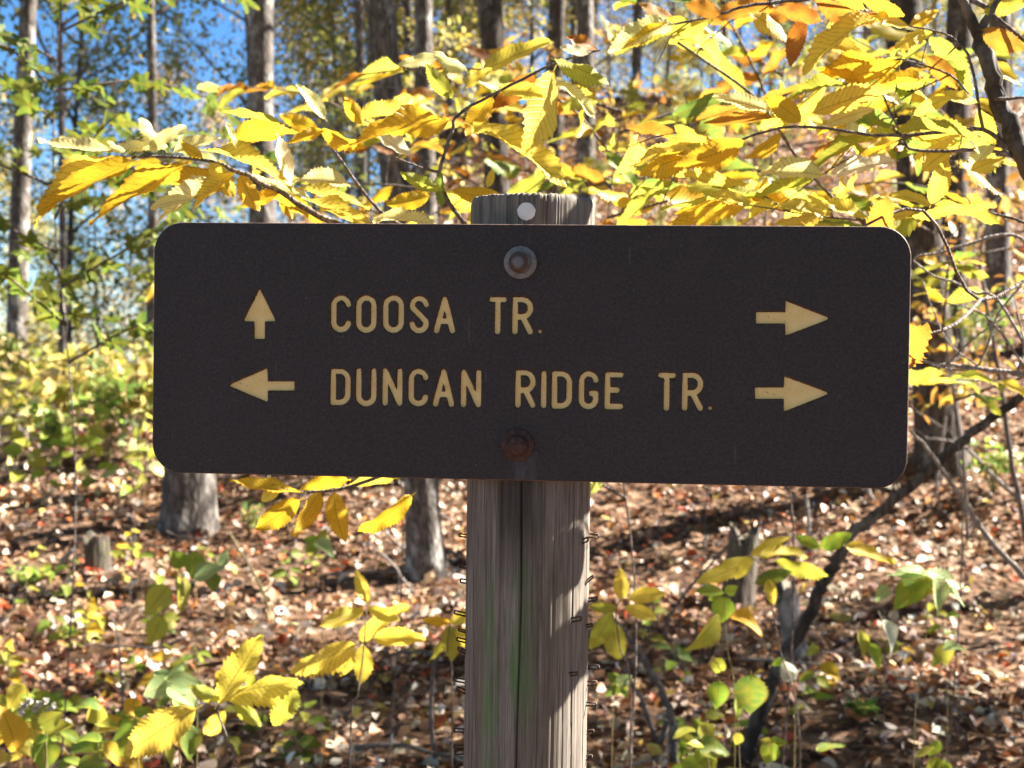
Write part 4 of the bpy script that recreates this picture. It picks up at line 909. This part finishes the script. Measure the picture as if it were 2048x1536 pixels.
# --- low chestnut seedlings in front
def seedling(Y, stem_px, tab, label, name='chestnut_seedling', meshes=CH, ratio=.36, r=.0024, cat='seedling', mat='twig', grp=None):
    bp = at(stem_px[0][0], stem_px[0][1], Y); g = Vector((bp.x, Y, gzf(bp.x, Y)))
    o = empty(name, g, label, cat, grp)
    pts = [g - Vector((0, 0, .03))] + PX(stem_px, Y)
    branch(o, pts, r, r * .4, 'stem', mat, 6, 4)
    leaves_from(tab, o, meshes, Y, ratio); return o
seedling(2.9, [(700, 1480), (715, 1390), (728, 1288), (733, 1210)], [(735, 1207, 712, 1140, 50, 'y', 0), (720, 1280, 822, 1214, 36, 'y', 0), (748, 1276, 853, 1282, 36, 'y', 0), (725, 1290, 722, 1370, 64, 'y', 0), (712, 1290, 574, 1340, 50, 'y', 0), (728, 1220, 638, 1256, 34, 'y', 0), (708, 1300, 680, 1352, 44, 'y', 0), (735, 1215, 800, 1240, 30, 'y', 0)], 'yellow chestnut seedling with one upright leaf left of the algae stained post side')
seedling(3.1, [(905, 1400), (895, 1300), (900, 1245)], [(900, 1245, 845, 1240, 30, 'g', 0), (900, 1245, 965, 1212, 32, 'y', 0), (898, 1250, 905, 1320, 34, 'l', 0), (900, 1262, 960, 1290, 36, 'y', 0), (895, 1265, 860, 1330, 18, 'l', 0)], 'small chestnut seedling tucked against the stapled edge of the post')
seedling(2.5, [(470, 1600), (455, 1480), (440, 1405), (560, 1372)], [(437, 1406, 527, 1284, 54, 'y', 0), (444, 1392, 600, 1354, 44, 'y', 0), (585, 1368, 545, 1458, 72, 'l', 0), (392, 1418, 238, 1516, 74, 'y', 0), (450, 1422, 402, 1478, 72, 'y', 0), (470, 1400, 520, 1450, 46, 'l', 1), (440, 1400, 380, 1372, 26, 'l', 0), (500, 1390, 505, 1330, 22, 'l', 1)], 'large yellow chestnut seedling overlapping the pale mint green herb', r=.003)
seedling(3.0, [(1262, 1420), (1240, 1300), (1232, 1225), (1243, 1198)], [(1243, 1198, 1240, 1142, 36, 'y', 0), (1258, 1196, 1328, 1188, 34, 'y', 0), (1222, 1240, 1240, 1328, 60, 'l', 0), (1250, 1214, 1318, 1240, 30, 'y', 0), (1225, 1225, 1178, 1300, 36, 'l', 0), (1235, 1215, 1175, 1212, 24, 'l', 0)], 'chestnut seedling with green veined yellow leaves on the sunlit side of the post')
seedling(3.3, [(1600, 1480), (1560, 1300), (1530, 1150), (1500, 1112)], [(1508, 1118, 1394, 1162, 40, 'y', 0), (1500, 1115, 1470, 1158, 34, 'y', 0), (1535, 1158, 1546, 1210, 50, 'y', 0), (1552, 1122, 1654, 1142, 30, 'l', 1), (1520, 1112, 1620, 1095, 26, 'y', 0), (1500, 1112, 1580, 1072, 24, 'y', 0), (1690, 1092, 1784, 1135, 20, 'y', 0), (1510, 1166, 1586, 1144, 28, 'n', 1), (1640, 1095, 1700, 1068, 34, 'e', 0), (1640, 1095, 1590, 1072, 22, 'e', 0)], 'flat topped chestnut seedling crossing the slanting sapling stem')

# --- green herbs
HB = [
    (3.3, [(395, 1400), (390, 1250), (388, 1120)], [(365, 1128, 340, 1102, 40, 'e', 0), (390, 1110, 385, 1160, 40, 'e', 0), (425, 1150, 428, 1184, 36, 'n', 0), (395, 1150, 445, 1132, 36, 'm', 0), (330, 1180, 290, 1232, 52, 'l', 0), (360, 1160, 365, 1225, 30, 'l', 0), (320, 1240, 300, 1290, 44, 'l', 0), (440, 1130, 455, 1095, 24, 'm', 0)], 'spotted green herb with drooping heart shaped leaves before the dark stump'),
    (2.6, [(360, 1560), (345, 1450), (338, 1368)], [(338, 1366, 285, 1392, 48, 'm', 0), (342, 1366, 412, 1372, 48, 'm', 0), (338, 1360, 370, 1328, 30, 'm', 0), (345, 1376, 395, 1412, 40, 'm', 0), (340, 1362, 305, 1340, 28, 'm', 0), (350, 1400, 365, 1425, 18, 'e', 0), (375, 1460, 385, 1525, 42, 'n', 0)], 'sunlit pale mint green herb with lobed leaves'),
    (2.6, [(110, 1640), (96, 1540), (92, 1470)], [(92, 1485, 88, 1545, 58, 'e', 0), (92, 1478, 60, 1486, 18, 'e', 0), (100, 1475, 120, 1480, 14, 'e', 0), (30, 1490, 10, 1410, 54, 'g', 0), (90, 1470, 140, 1445, 34, 'l', 0), (90, 1450, 60, 1430, 40, 'l', 0), (85, 1450, 125, 1425, 40, 'l', 0)], 'green and yellowing herb below the white seed tufts'),
    (2.7, [(205, 1640), (198, 1530), (194, 1440)], [(194, 1440, 190, 1400, 40, 'l', 0), (196, 1446, 240, 1450, 20, 'l', 0), (165, 1530, 215, 1530, 40, 'n', 0), (195, 1420, 145, 1400, 20, 'n', 0), (196, 1480, 150, 1475, 20, 'e', 0)], 'upright green herb with narrow leaves beside the pale mint green herb'),
    (3.2, [(1470, 1430), (1455, 1300), (1448, 1200)], [(1448, 1200, 1444, 1248, 58, 'e', 0), (1440, 1185, 1385, 1182, 22, 'e', 0), (1455, 1185, 1475, 1172, 26, 'e', 0), (1430, 1240, 1378, 1310, 34, 'l', 0), (1470, 1235, 1530, 1258, 26, 'g', 0), (1440, 1320, 1430, 1350, 46, 'l', 0), (1440, 1190, 1415, 1200, 26, 'e', 0)], 'green nettle leaved herb hanging in front of the grey rotten stump'),
    (3.2, [(1830, 1440), (1850, 1300), (1855, 1165)], [(1850, 1160, 1786, 1220, 56, 'e', 0), (1850, 1150, 1774, 1148, 24, 'm', 0), (1862, 1152, 1938, 1205, 30, 'm', 0), (1870, 1165, 1885, 1238, 30, 'm', 0), (1850, 1150, 1800, 1132, 18, 'm', 0), (1772, 1175, 1752, 1202, 28, 'm', 0), (1880, 1160, 1925, 1175, 22, 'm', 0)], 'brightly backlit green herb with toothed leaves over shaded litter'),
    (3.0, [(1480, 1600), (1478, 1500), (1475, 1400)], [(1438, 1370, 1432, 1418, 50, 'e', 0), (1502, 1360, 1500, 1432, 66, 'n', 0), (1475, 1400, 1478, 1440, 20, 'e', 0), (1480, 1470, 1470, 1490, 30, 'l', 0)], 'pair of round shaded green leaves above sparkling litter'),
    (3.0, [(1560, 1640), (1545, 1560), (1542, 1490)], [(1545, 1490, 1530, 1530, 46, 'e', 0), (1545, 1488, 1575, 1482, 20, 'e', 0), (1540, 1485, 1520, 1480, 18, 'l', 0), (1640, 1500, 1690, 1488, 16, 'n', 0)], 'small yellow green herb rooted by the foot of the slanting stem'),
    (3.6, [(1895, 1420), (1892, 1360), (1890, 1290)], [(1888, 1292, 1892, 1332, 44, 'l', 0), (1890, 1300, 1930, 1290, 16, 'm', 0), (1890, 1310, 1860, 1335, 16, 'e', 0)], 'lone olive leaf herb standing in bright litter'),
    (3.4, [(1225, 1450), (1232, 1400), (1236, 1365)], [(1236, 1366, 1265, 1352, 26, 'm', 0), (1234, 1362, 1215, 1345, 24, 'n', 0), (1236, 1368, 1212, 1395, 24, 'n', 0), (1238, 1370, 1258, 1395, 22, 'n', 0)], 'blue green lobed herb near the stapled sunlit edge of the post'),
    (4.4, [(645, 1180), (640, 1130), (632, 1085)], [(632, 1088, 610, 1105, 32, 'e', 0), (636, 1086, 670, 1108, 26, 'm', 0), (632, 1082, 605, 1078, 20, 'e', 0), (634, 1080, 655, 1060, 20, 'l', 0)], 'small light green herb under the golden spray below the sign'),
]
for (Y, st, tab, lab) in HB: seedling(Y, st, tab, lab, 'woodland_herb', HE, .72, .0015, 'plant', 'stem')
seedling(3.4, [(1590, 1400), (1572, 1345), (1568, 1320)], [(1568, 1322, 1592, 1382, 22, 'w', 0), (1566, 1325, 1600, 1370, 14, 'w', 0), (1570, 1318, 1545, 1330, 14, 'e', 0), (1765, 1240, 1805, 1312, 16, 'w', 0), (1720, 1260, 1735, 1310, 14, 'l', 0), (1735, 1285, 1768, 1335, 16, 'e', 0)], 'herb with long pale strap leaves among bright litter', 'woodland_herb', BL, .30, .002, 'plant', 'stem')
# dry white seed tufts
o = empty('seed_head_plant', (lambda p: Vector((p.x, 2.6, gzf(p.x, 2.6))))(at(85, 1600, 2.6)), 'dried stalk topped with fluffy white seed tufts', 'plant')
branch(o, [o.location - Vector((0, 0, .02))] + PX([(92, 1500), (88, 1430)], 2.6), .002, .0012, 'stem', 'stem', 5)
for (px, py) in ((48, 1412), (60, 1402), (78, 1408), (92, 1402), (108, 1412), (70, 1418), (98, 1420), (42, 1425)):
    branch(o, PX([(88, 1440), ((88 + px) / 2, py + 14), (px, py)], 2.6), .0009, .0006, 'stalk', 'stem', 4, 2)
    mb = MB(); c = at(px, py, 2.6)
    for k in range(60):
        dv = Vector(rng.normal(size=3)).normalized() * random.uniform(.004, .0085); mb.tube([c, c + dv], [.0005, .0009], 3, cap=False)
    link('seed_tuft', mb.mesh('seed_tuft', M['fluff']), o)

# --- bare stems, sticks and twigs
def stick(px_pts, Y, r0, r1, label, name='bare_sapling', mat='twig', ground=True, extra=(), dY=0.0, cat='sapling', tw=0, gpart='stem'):
    if px_pts[0][0] < 2070 and tw != 7:
        Yn = on_ground(*px_pts[0]).y
        if 3.5 < Yn < 22: k_ = Yn / Y; extra = [(e, Y2 + Yn - Y, a * k_, c * k_) for (e, Y2, a, c) in extra]; r0 *= k_; r1 *= k_; Y = Yn
    P = PX(px_pts, Y, dY); b = P[0]; g = gzf(b.x, b.y)
    loc = Vector((b.x, b.y, g))
    o = empty(name, loc, label, cat)
    pts = ([loc - Vector((0, 0, .04))] if ground and b.z > g + .03 else []) + P
    S = branch(o, pts, r0, r1, gpart, mat, 9, 6)
    for (e, Y2, a, c) in extra: branch(o, PX(e, Y2), a, c, 'twig', mat, 6, 5)
    for i in range(tw):
        q = S[int(len(S) * random.uniform(.35, .98))]; d = Vector((random.uniform(-1, .6), random.uniform(-.4, .4), random.uniform(-.2, .9))) * random.uniform(.1, .4)
        m_ = q + d * .5 + Vector((random.uniform(-.03, .03), 0, random.uniform(-.03, .05)))
        T_ = branch(o, [q, m_, q + d], .0032, .001, 'twig', mat, 5, 3)
        if i % 2: branch(o, [m_, m_ + Vector((random.uniform(-.12, .1), 0, random.uniform(-.02, .14)))], .0018, .0008, 'twig', mat, 4, 3)
    return o
random.seed(5)
stick([(1485, 1536), (1509, 1455), (1539, 1377), (1567, 1319), (1621, 1223), (1649, 1161), (1669, 1131), (1710, 1062), (1785, 1005), (1874, 928), (1929, 880), (1997, 825), (2060, 780), (2180, 690)], 3.7, .020, .011, 'slanting mossy brown sapling stem crossing the litter behind the sign corner', mat='bark_dark', tw=6)
stick([(1350, 1536), (1345, 1455), (1330, 1397), (1300, 1340), (1265, 1284), (1231, 1243), (1183, 1195)], 3.3, .011, .005, 'dark curved stem bowing towards the post on its sunlit side', extra=[([(1336, 1420), (1334, 1440), (1317, 1483), (1282, 1397), (1238, 1325)][1:], 3.35, .008, .004)])
stick([(2080, 1190), (2048, 1155), (1980, 1079), (1929, 1005), (1861, 907), (1820, 860)], 4.2, .012, .005, 'bleached stick leaning up towards the sign corner', 'leaning_stick', 'twig_pale', cat='stick', extra=[([(1950, 1040), (1946, 1062), (1926, 1100), (1936, 1145)], 4.2, .004, .002)])
stick([(2120, 1000), (2110, 760), (2048, 750), (1956, 736), (1895, 730), (1823, 721)], 2.6, .009, .0022, 'bare grey sapling with sunlit twigs reaching to the sign edge', mat='twig_pale', extra=[([(1956, 736), (1977, 685), (1997, 627), (2045, 569)], 2.6, .0025, .0018), ([(2085, 756), (1997, 603), (1950, 586), (1908, 565), (1868, 552), (1826, 521)], 2.65, .0035, .0018), ([(2080, 640), (2045, 478), (1929, 490), (1878, 506), (1840, 512), (1826, 521)], 2.7, .004, .0016), ([(1878, 506), (1905, 470), (1930, 440)], 2.7, .002, .001), ([(1960, 733), (1900, 690), (1870, 630), (1845, 560)], 2.6, .002, .001)], tw=7)
stick([(2060, 1120), (2020, 900), (1990, 700), (1960, 520), (1985, 420)], 5.0, .012, .004, 'thin grey bare sapling in front of the thick dark furrowed trunk', tw=10)
stick([(1935, 1080), (1925, 900), (1900, 740), (1880, 560)], 5.5, .008, .003, 'spindly upright bare shoot beside the thick dark furrowed trunk', tw=8)
stick([(2040, 1000), (1985, 950), (1925, 892), (1850, 875)], 4.6, .009, .003, 'pale forked dead branch resting low beside the sign corner', 'dead_branch', 'twig_pale', cat='branch', tw=5, ground=True)
stick([(690, 1200), (760, 1222), (800, 1152), (735, 1085)], 5.5, .008, .004, 'crooked white dead twig standing in litter near the slim trunk foot', 'dead_branch', 'twig_pale', cat='branch', extra=[([(800, 1152), (828, 1185)], 5.5, .006, .004)])
stick([(930, 1125), (900, 1103), (845, 1093), (804, 1095), (763, 1055)], 6.2, .009, .005, 'bleached bent branch lying across the slim trunk foot', 'dead_branch', 'twig_pale', cat='branch', tw=3)
stick([(108, 1160), (125, 1125), (146, 1098)], 7.0, .02, .012, 'bleached stick poking from litter beside the mossy stump', 'leaning_stick', 'twig_pale', cat='stick')
stick([(250, 1440), (242, 1350), (235, 1270), (218, 1222)], 4.0, .004, .002, 'thin white dry stalk standing before shaded litter', 'dry_stalk', 'twig_pale', cat='stalk')
stick([(545, 1245), (520, 1170), (485, 1110), (455, 1060)], 4.4, .005, .003, 'yellowish dry stalk bending left of the slim trunk', 'dry_stalk', 'stem', cat='stalk')
stick([(620, 1380), (598, 1300), (590, 1260)], 3.6, .004, .002, 'short pale dry stalk behind the large yellow seedling', 'dry_stalk', 'twig_pale', cat='stalk')
stick([(875, 1536), (862, 1440), (868, 1330), (880, 1290)], 3.6, .007, .004, 'thin dark dry stalk beside the stapled shaded post edge', 'dry_stalk', 'twig', cat='stalk')
stick([(1370, 1290), (1330, 1250), (1420, 1130), (1500, 1060), (1640, 1010)], 5.0, .007, .003, 'low arching dark twig behind the sunlit side of the post', 'dead_branch', 'twig', cat='branch', tw=4)
stick([(1620, 1120), (1617, 1050), (1612, 990)], 6.5, .012, .008, 'short grey dead stem under the middle of the sign right half', 'dead_sapling', 'bark_pale', cat='sapling')
stick([(1750, 1010), (1730, 960), (1735, 900)], 8.0, .014, .009, 'pale dead stem close to the sign lower edge', 'dead_sapling', 'bark_pale', cat='sapling')

# --- yellow green undergrowth at the left
def bush(px, py, hpx, wpx, n, pal, label, size=.075, grp=None):
    p = on_ground(px, py); Y = p.y; h = hpx * Y / F; w = wpx * Y / F / 2; g = gzf(p.x, p.y); loc = Vector((p.x, p.y, g))
    o = empty('undergrowth_shrub', loc, label, 'shrub', grp); P = []
    for k in range(9):
        az = k * 2.4; e = loc + Vector((math.cos(az) * w * random.uniform(.3, 1), math.sin(az) * w * random.uniform(.3, 1), h * random.uniform(.7, 1.05)))
        S = branch(o, [loc - Vector((0, 0, .03)), loc.lerp(e, .5) + Vector((0, 0, h * .12)), e], .006, .0025, 'stem', 'stem', 4, 3)
        for q in S[3:]: P += [np.array(q) + rng.normal(size=3) * np.array([w * .26, w * .26, h * .10]) for _ in range(n // 36)]
    me = leaf_cloud('foliage', np.array(P), rng.uniform(size * .6, size * 1.4, len(P)), pick(pal, len(P), .2), M['card'], up=.45, aspect=.6)
    link('foliage', me, o)
PY = [(.50, .44, .09, 3), (.60, .48, .16, 3), (.28, .32, .06, 2), (.56, .44, .22, 2)]; PG = [(.24, .34, .06, 3), (.13, .21, .04, 3), (.42, .42, .09, 2), (.5, .4, .16, 1.5)]
random.seed(77)
for i, (px, py, h, w, n, pal) in enumerate(((30, 930, 190, 130, 150, PY), (120, 905, 160, 120, 150, PY), (215, 935, 200, 110, 150, PG), (275, 890, 150, 120, 160, PY), (60, 880, 190, 140, 200, PY), (170, 865, 140, 140, 180, PY), (-20, 900, 220, 140, 160, PG), (110, 950, 120, 90, 90, PG), (330, 900, 170, 120, 150, PY), (20, 860, 230, 150, 200, PG), (200, 850, 150, 150, 190, PY))):
    bush(px, py, h, w, n, pal, 'yellow and cream leaved undergrowth shrub between sign edge and sky gaps' if pal is PY else 'fresh green leaved undergrowth shrub between sign edge and sky gaps', .125, 'yellow shrubs beside the sign' if pal is PY else 'green shrubs beside the sign')
def herb_plant(px, py, hpx, n, cols, label, grp, L=(.05, .10), meshes=None):
    p = on_ground(px, py); Y = p.y; h = hpx * Y / F; b = Vector((p.x, p.y, gzf(p.x, p.y)))
    o = empty('leafy_stem', b, label, 'plant', grp); top_ = b + Vector((random.uniform(-.15, .15) * h, random.uniform(-.1, .1) * h, h))
    S = branch(o, [b - Vector((0, 0, .02)), b.lerp(top_, .5) + Vector((random.uniform(-.06, .06) * h, 0, 0)), top_], .0035, .0018, 'stem', 'stem', 5, 6)
    for j in range(n):
        q = S[min(len(S) - 1, int(len(S) * (.3 + .7 * j / n)))]; az = j * 2.4 + px; a = Vector((math.cos(az), math.sin(az), random.uniform(-.5, .25))).normalized(); l = random.uniform(*L) * (1.2 - .5 * j / n)
        leaf_obj(meshes or HE, q + a * l * .3, q + a * l * 1.3, random.uniform(.25, .7) * l * F / Y, random.choice(cols), o, False, .72)
rh = random.Random(8)
for (px, py, h, n, cols) in ((40, 1010, 210, 13, 'lepl'), (95, 1000, 170, 11, 'eel'), (150, 985, 190, 12, 'lepe'), (205, 1000, 210, 13, 'eln'), (250, 1000, 160, 11, 'em'), (285, 1010, 190, 12, 'lpl'), (15, 965, 180, 12, 'pll')):
    herb_plant(px, py, h, n, cols, 'tall leafy stem with fresh green leaves in front of the pale shrubs' if 'n' in cols or 'm' in cols or cols == 'eel' else 'tall leafy stem with yellowing leaves in front of the pale shrubs', 'green leafy stems' if 'n' in cols or 'm' in cols or cols == 'eel' else 'yellowing leafy stems', (.10, .17))
for i in range(44):
    left = i % 4 > 0; px = rh.uniform(0, 640) if left else rh.uniform(1230, 2030); py = rh.uniform(1120, 1530)
    g_ = i % 3
    herb_plant(px, py, rh.uniform(40, 110), rh.randrange(4, 8), ['en', 'el', 'lg'][g_], ['small green herb sprouting from the leaf litter', 'small lime herb sprouting from the leaf litter', 'small yellowing herb sprouting from the leaf litter'][g_], ['green litter herbs', 'lime litter herbs', 'yellowing litter herbs'][g_], (.05, .10))
for (px, py, h, w, n, pal, lab) in ((1985, 985, 90, 110, 150, PG, 'low bright green clump in litter beyond the bleached leaning stick'), (1960, 760, 160, 120, 220, PG, 'lime green shrub seen through the bare twigs beside the sign'), (1900, 560, 120, 130, 200, PY, 'yellowing shrub up the slope behind the bare twigs'), (500, 1075, 60, 60, 70, PG, 'small green tuft between the dark stump and golden spray'), (320, 1290, 40, 50, 60, PG, 'low green tuft under the spotted herb'), (60, 1180, 40, 90, 80, PG, 'mossy green tuft at the foot of shaded litter'), (1720, 1440, 30, 60, 50, PG, 'tiny green tuft at the edge of bright litter')):
    bush(px, py, h, w, n, pal, lab, .06)

PT = [[(.52, .42, .08, 3), (.60, .48, .16, 2), (.30, .30, .06, 2)], [(.52, .33, .05, 3), (.44, .20, .04, 2), (.50, .38, .10, 2), (.3, .17, .08, 1)], [(.32, .34, .07, 3), (.46, .42, .14, 2), (.14, .20, .04, 2)]]
TN = ['lemon yellow', 'amber orange', 'pale green']
rt = random.Random(41)
for i in range(17):
    Y = rt.uniform(9.5, 24); px = 640 + i * 84 + rt.uniform(-40, 40); x = (px - 1024) / F * Y; h = rt.uniform(1.5, 3.4); k = rt.randrange(3)
    o = empty('slope_sapling', (x, Y, gzf(x, Y)), TN[k] + ' leaved sapling growing on the leafy slope behind the sign', 'sapling', TN[k] + ' saplings on the slope'); P = []; b = o.location.copy()
    S = branch(o, [b - Vector((0, 0, .05)), b + Vector((rt.uniform(-.2, .2), 0, h * .5)), b + Vector((rt.uniform(-.4, .4), 0, h))], .014, .004, 'stem', 'bark_pale', 6, 6)
    for j in range(9):
        q = S[int(len(S) * (.3 + .07 * j))]; az = j * 2.4 + i; d = Vector((math.cos(az), math.sin(az), rt.uniform(-.1, .5))) * rt.uniform(.4, 1.0) * h * .33
        T_ = branch(o, [q, q + d * .5 + Vector((0, 0, .05)), q + d], .006, .002, 'branch', 'twig', 4, 3)
        for w in T_[2:]: P += [np.array(w) + rng.normal(size=3) * np.array([.14, .14, .06]) for _ in range(7)]
    link('foliage', leaf_cloud('foliage', np.array(P), rng.uniform(.07, .14, len(P)), pick(PT[k], len(P), .2), M['card'], up=.5, aspect=.45), o)

rn = random.Random(64); random.seed(65)
for i in range(12):
    left = i < 9; Y = rn.uniform(2.8, 3.7); px = rn.uniform(-10, 330) if left else rn.uniform(1290, 2040); tp = rn.uniform(1370, 1480) if left else rn.uniform(1400, 1490); tab = []
    for j in range(rn.randrange(6, 10)):
        bx, by = px + rn.uniform(-12, 12), tp + rn.uniform(0, 120); an = rn.uniform(0, 6.28); l = rn.uniform(30, 62)
        tab.append((bx, by, bx + math.cos(an) * l, by + math.sin(an) * l * .7 + 8, rn.uniform(.3, .7) * l, rn.choice('elleyg' if left else 'eln'), 0))
    seedling(Y, [(px + 14, 1640), (px + 6, tp + 80), (px, tp)], tab, 'yellow green herb crowding the corner around the white seed tufts' if left else 'leafy green herb beside the dark curved stem and sapling foot', 'woodland_herb', HE, .66, .0018, 'plant', 'stem', 'corner herbs by the seed tufts' if left else 'herbs around the bare stems')

# --- the largest single fallen leaves on top of the litter
random.seed(99)
FC = [((.34, .19, .11), 'brown'), ((.46, .32, .22), 'tan'), ((.40, .15, .05), 'rust orange'), ((.42, .06, .025), 'red'), ((.58, .42, .10), 'yellow'), ((.62, .53, .42), 'pale cream')]
for i in range(290):
    y = random.uniform(3.7, 7.6) if i < 230 else random.uniform(7, 10); x = y * random.uniform(-.37, .37)
    k = random.choices(range(6), (5, 5, 2, .8, .8, 2))[0]; c, nm = FC[k]; s = random.uniform(.08, .135)
    o = bpy.data.objects.new('fallen_leaf', random.choice(FL)); COL.objects.link(o)
    o.location = (x, y, gzf(x, y) + .036); o.rotation_euler = (random.gauss(0, .35), random.gauss(0, .35), random.uniform(0, 6.28)); o.scale = (s, s, s)
    f = random.uniform(.8, 1.2); o.color = (c[0] * f, c[1] * f, c[2] * f, 1)
    tag(o, f'{nm} curled dry leaf lying on top of the litter', 'leaf', f'{nm} fallen leaves')

random.seed(123)
for i in range(16):
    y = random.uniform(4.2, 11); x = y * random.uniform(-.36, .36); az = random.uniform(0, 3.14); Ls = random.uniform(.25, .8); pts = []
    for k in range(5):
        t = (k / 4 - .5) * Ls; xx, yy = x + math.cos(az) * t + random.uniform(-.02, .02), y + math.sin(az) * t; pts.append(Vector((xx, yy, gzf(xx, yy) + .05 + random.uniform(-.01, .03))))
    pale = i % 2
    o = link('fallen_stick', MB().tube(smooth_path(pts, 4), lin(random.uniform(.006, .011), .003, 17), 7, wob=.1).mesh('fallen_stick', M['twig_pale' if pale else 'twig']))
    tag(o, ('bleached' if pale else 'dark') + ' fallen stick lying flat on the leaf litter', 'stick', ('bleached' if pale else 'dark') + ' fallen sticks')
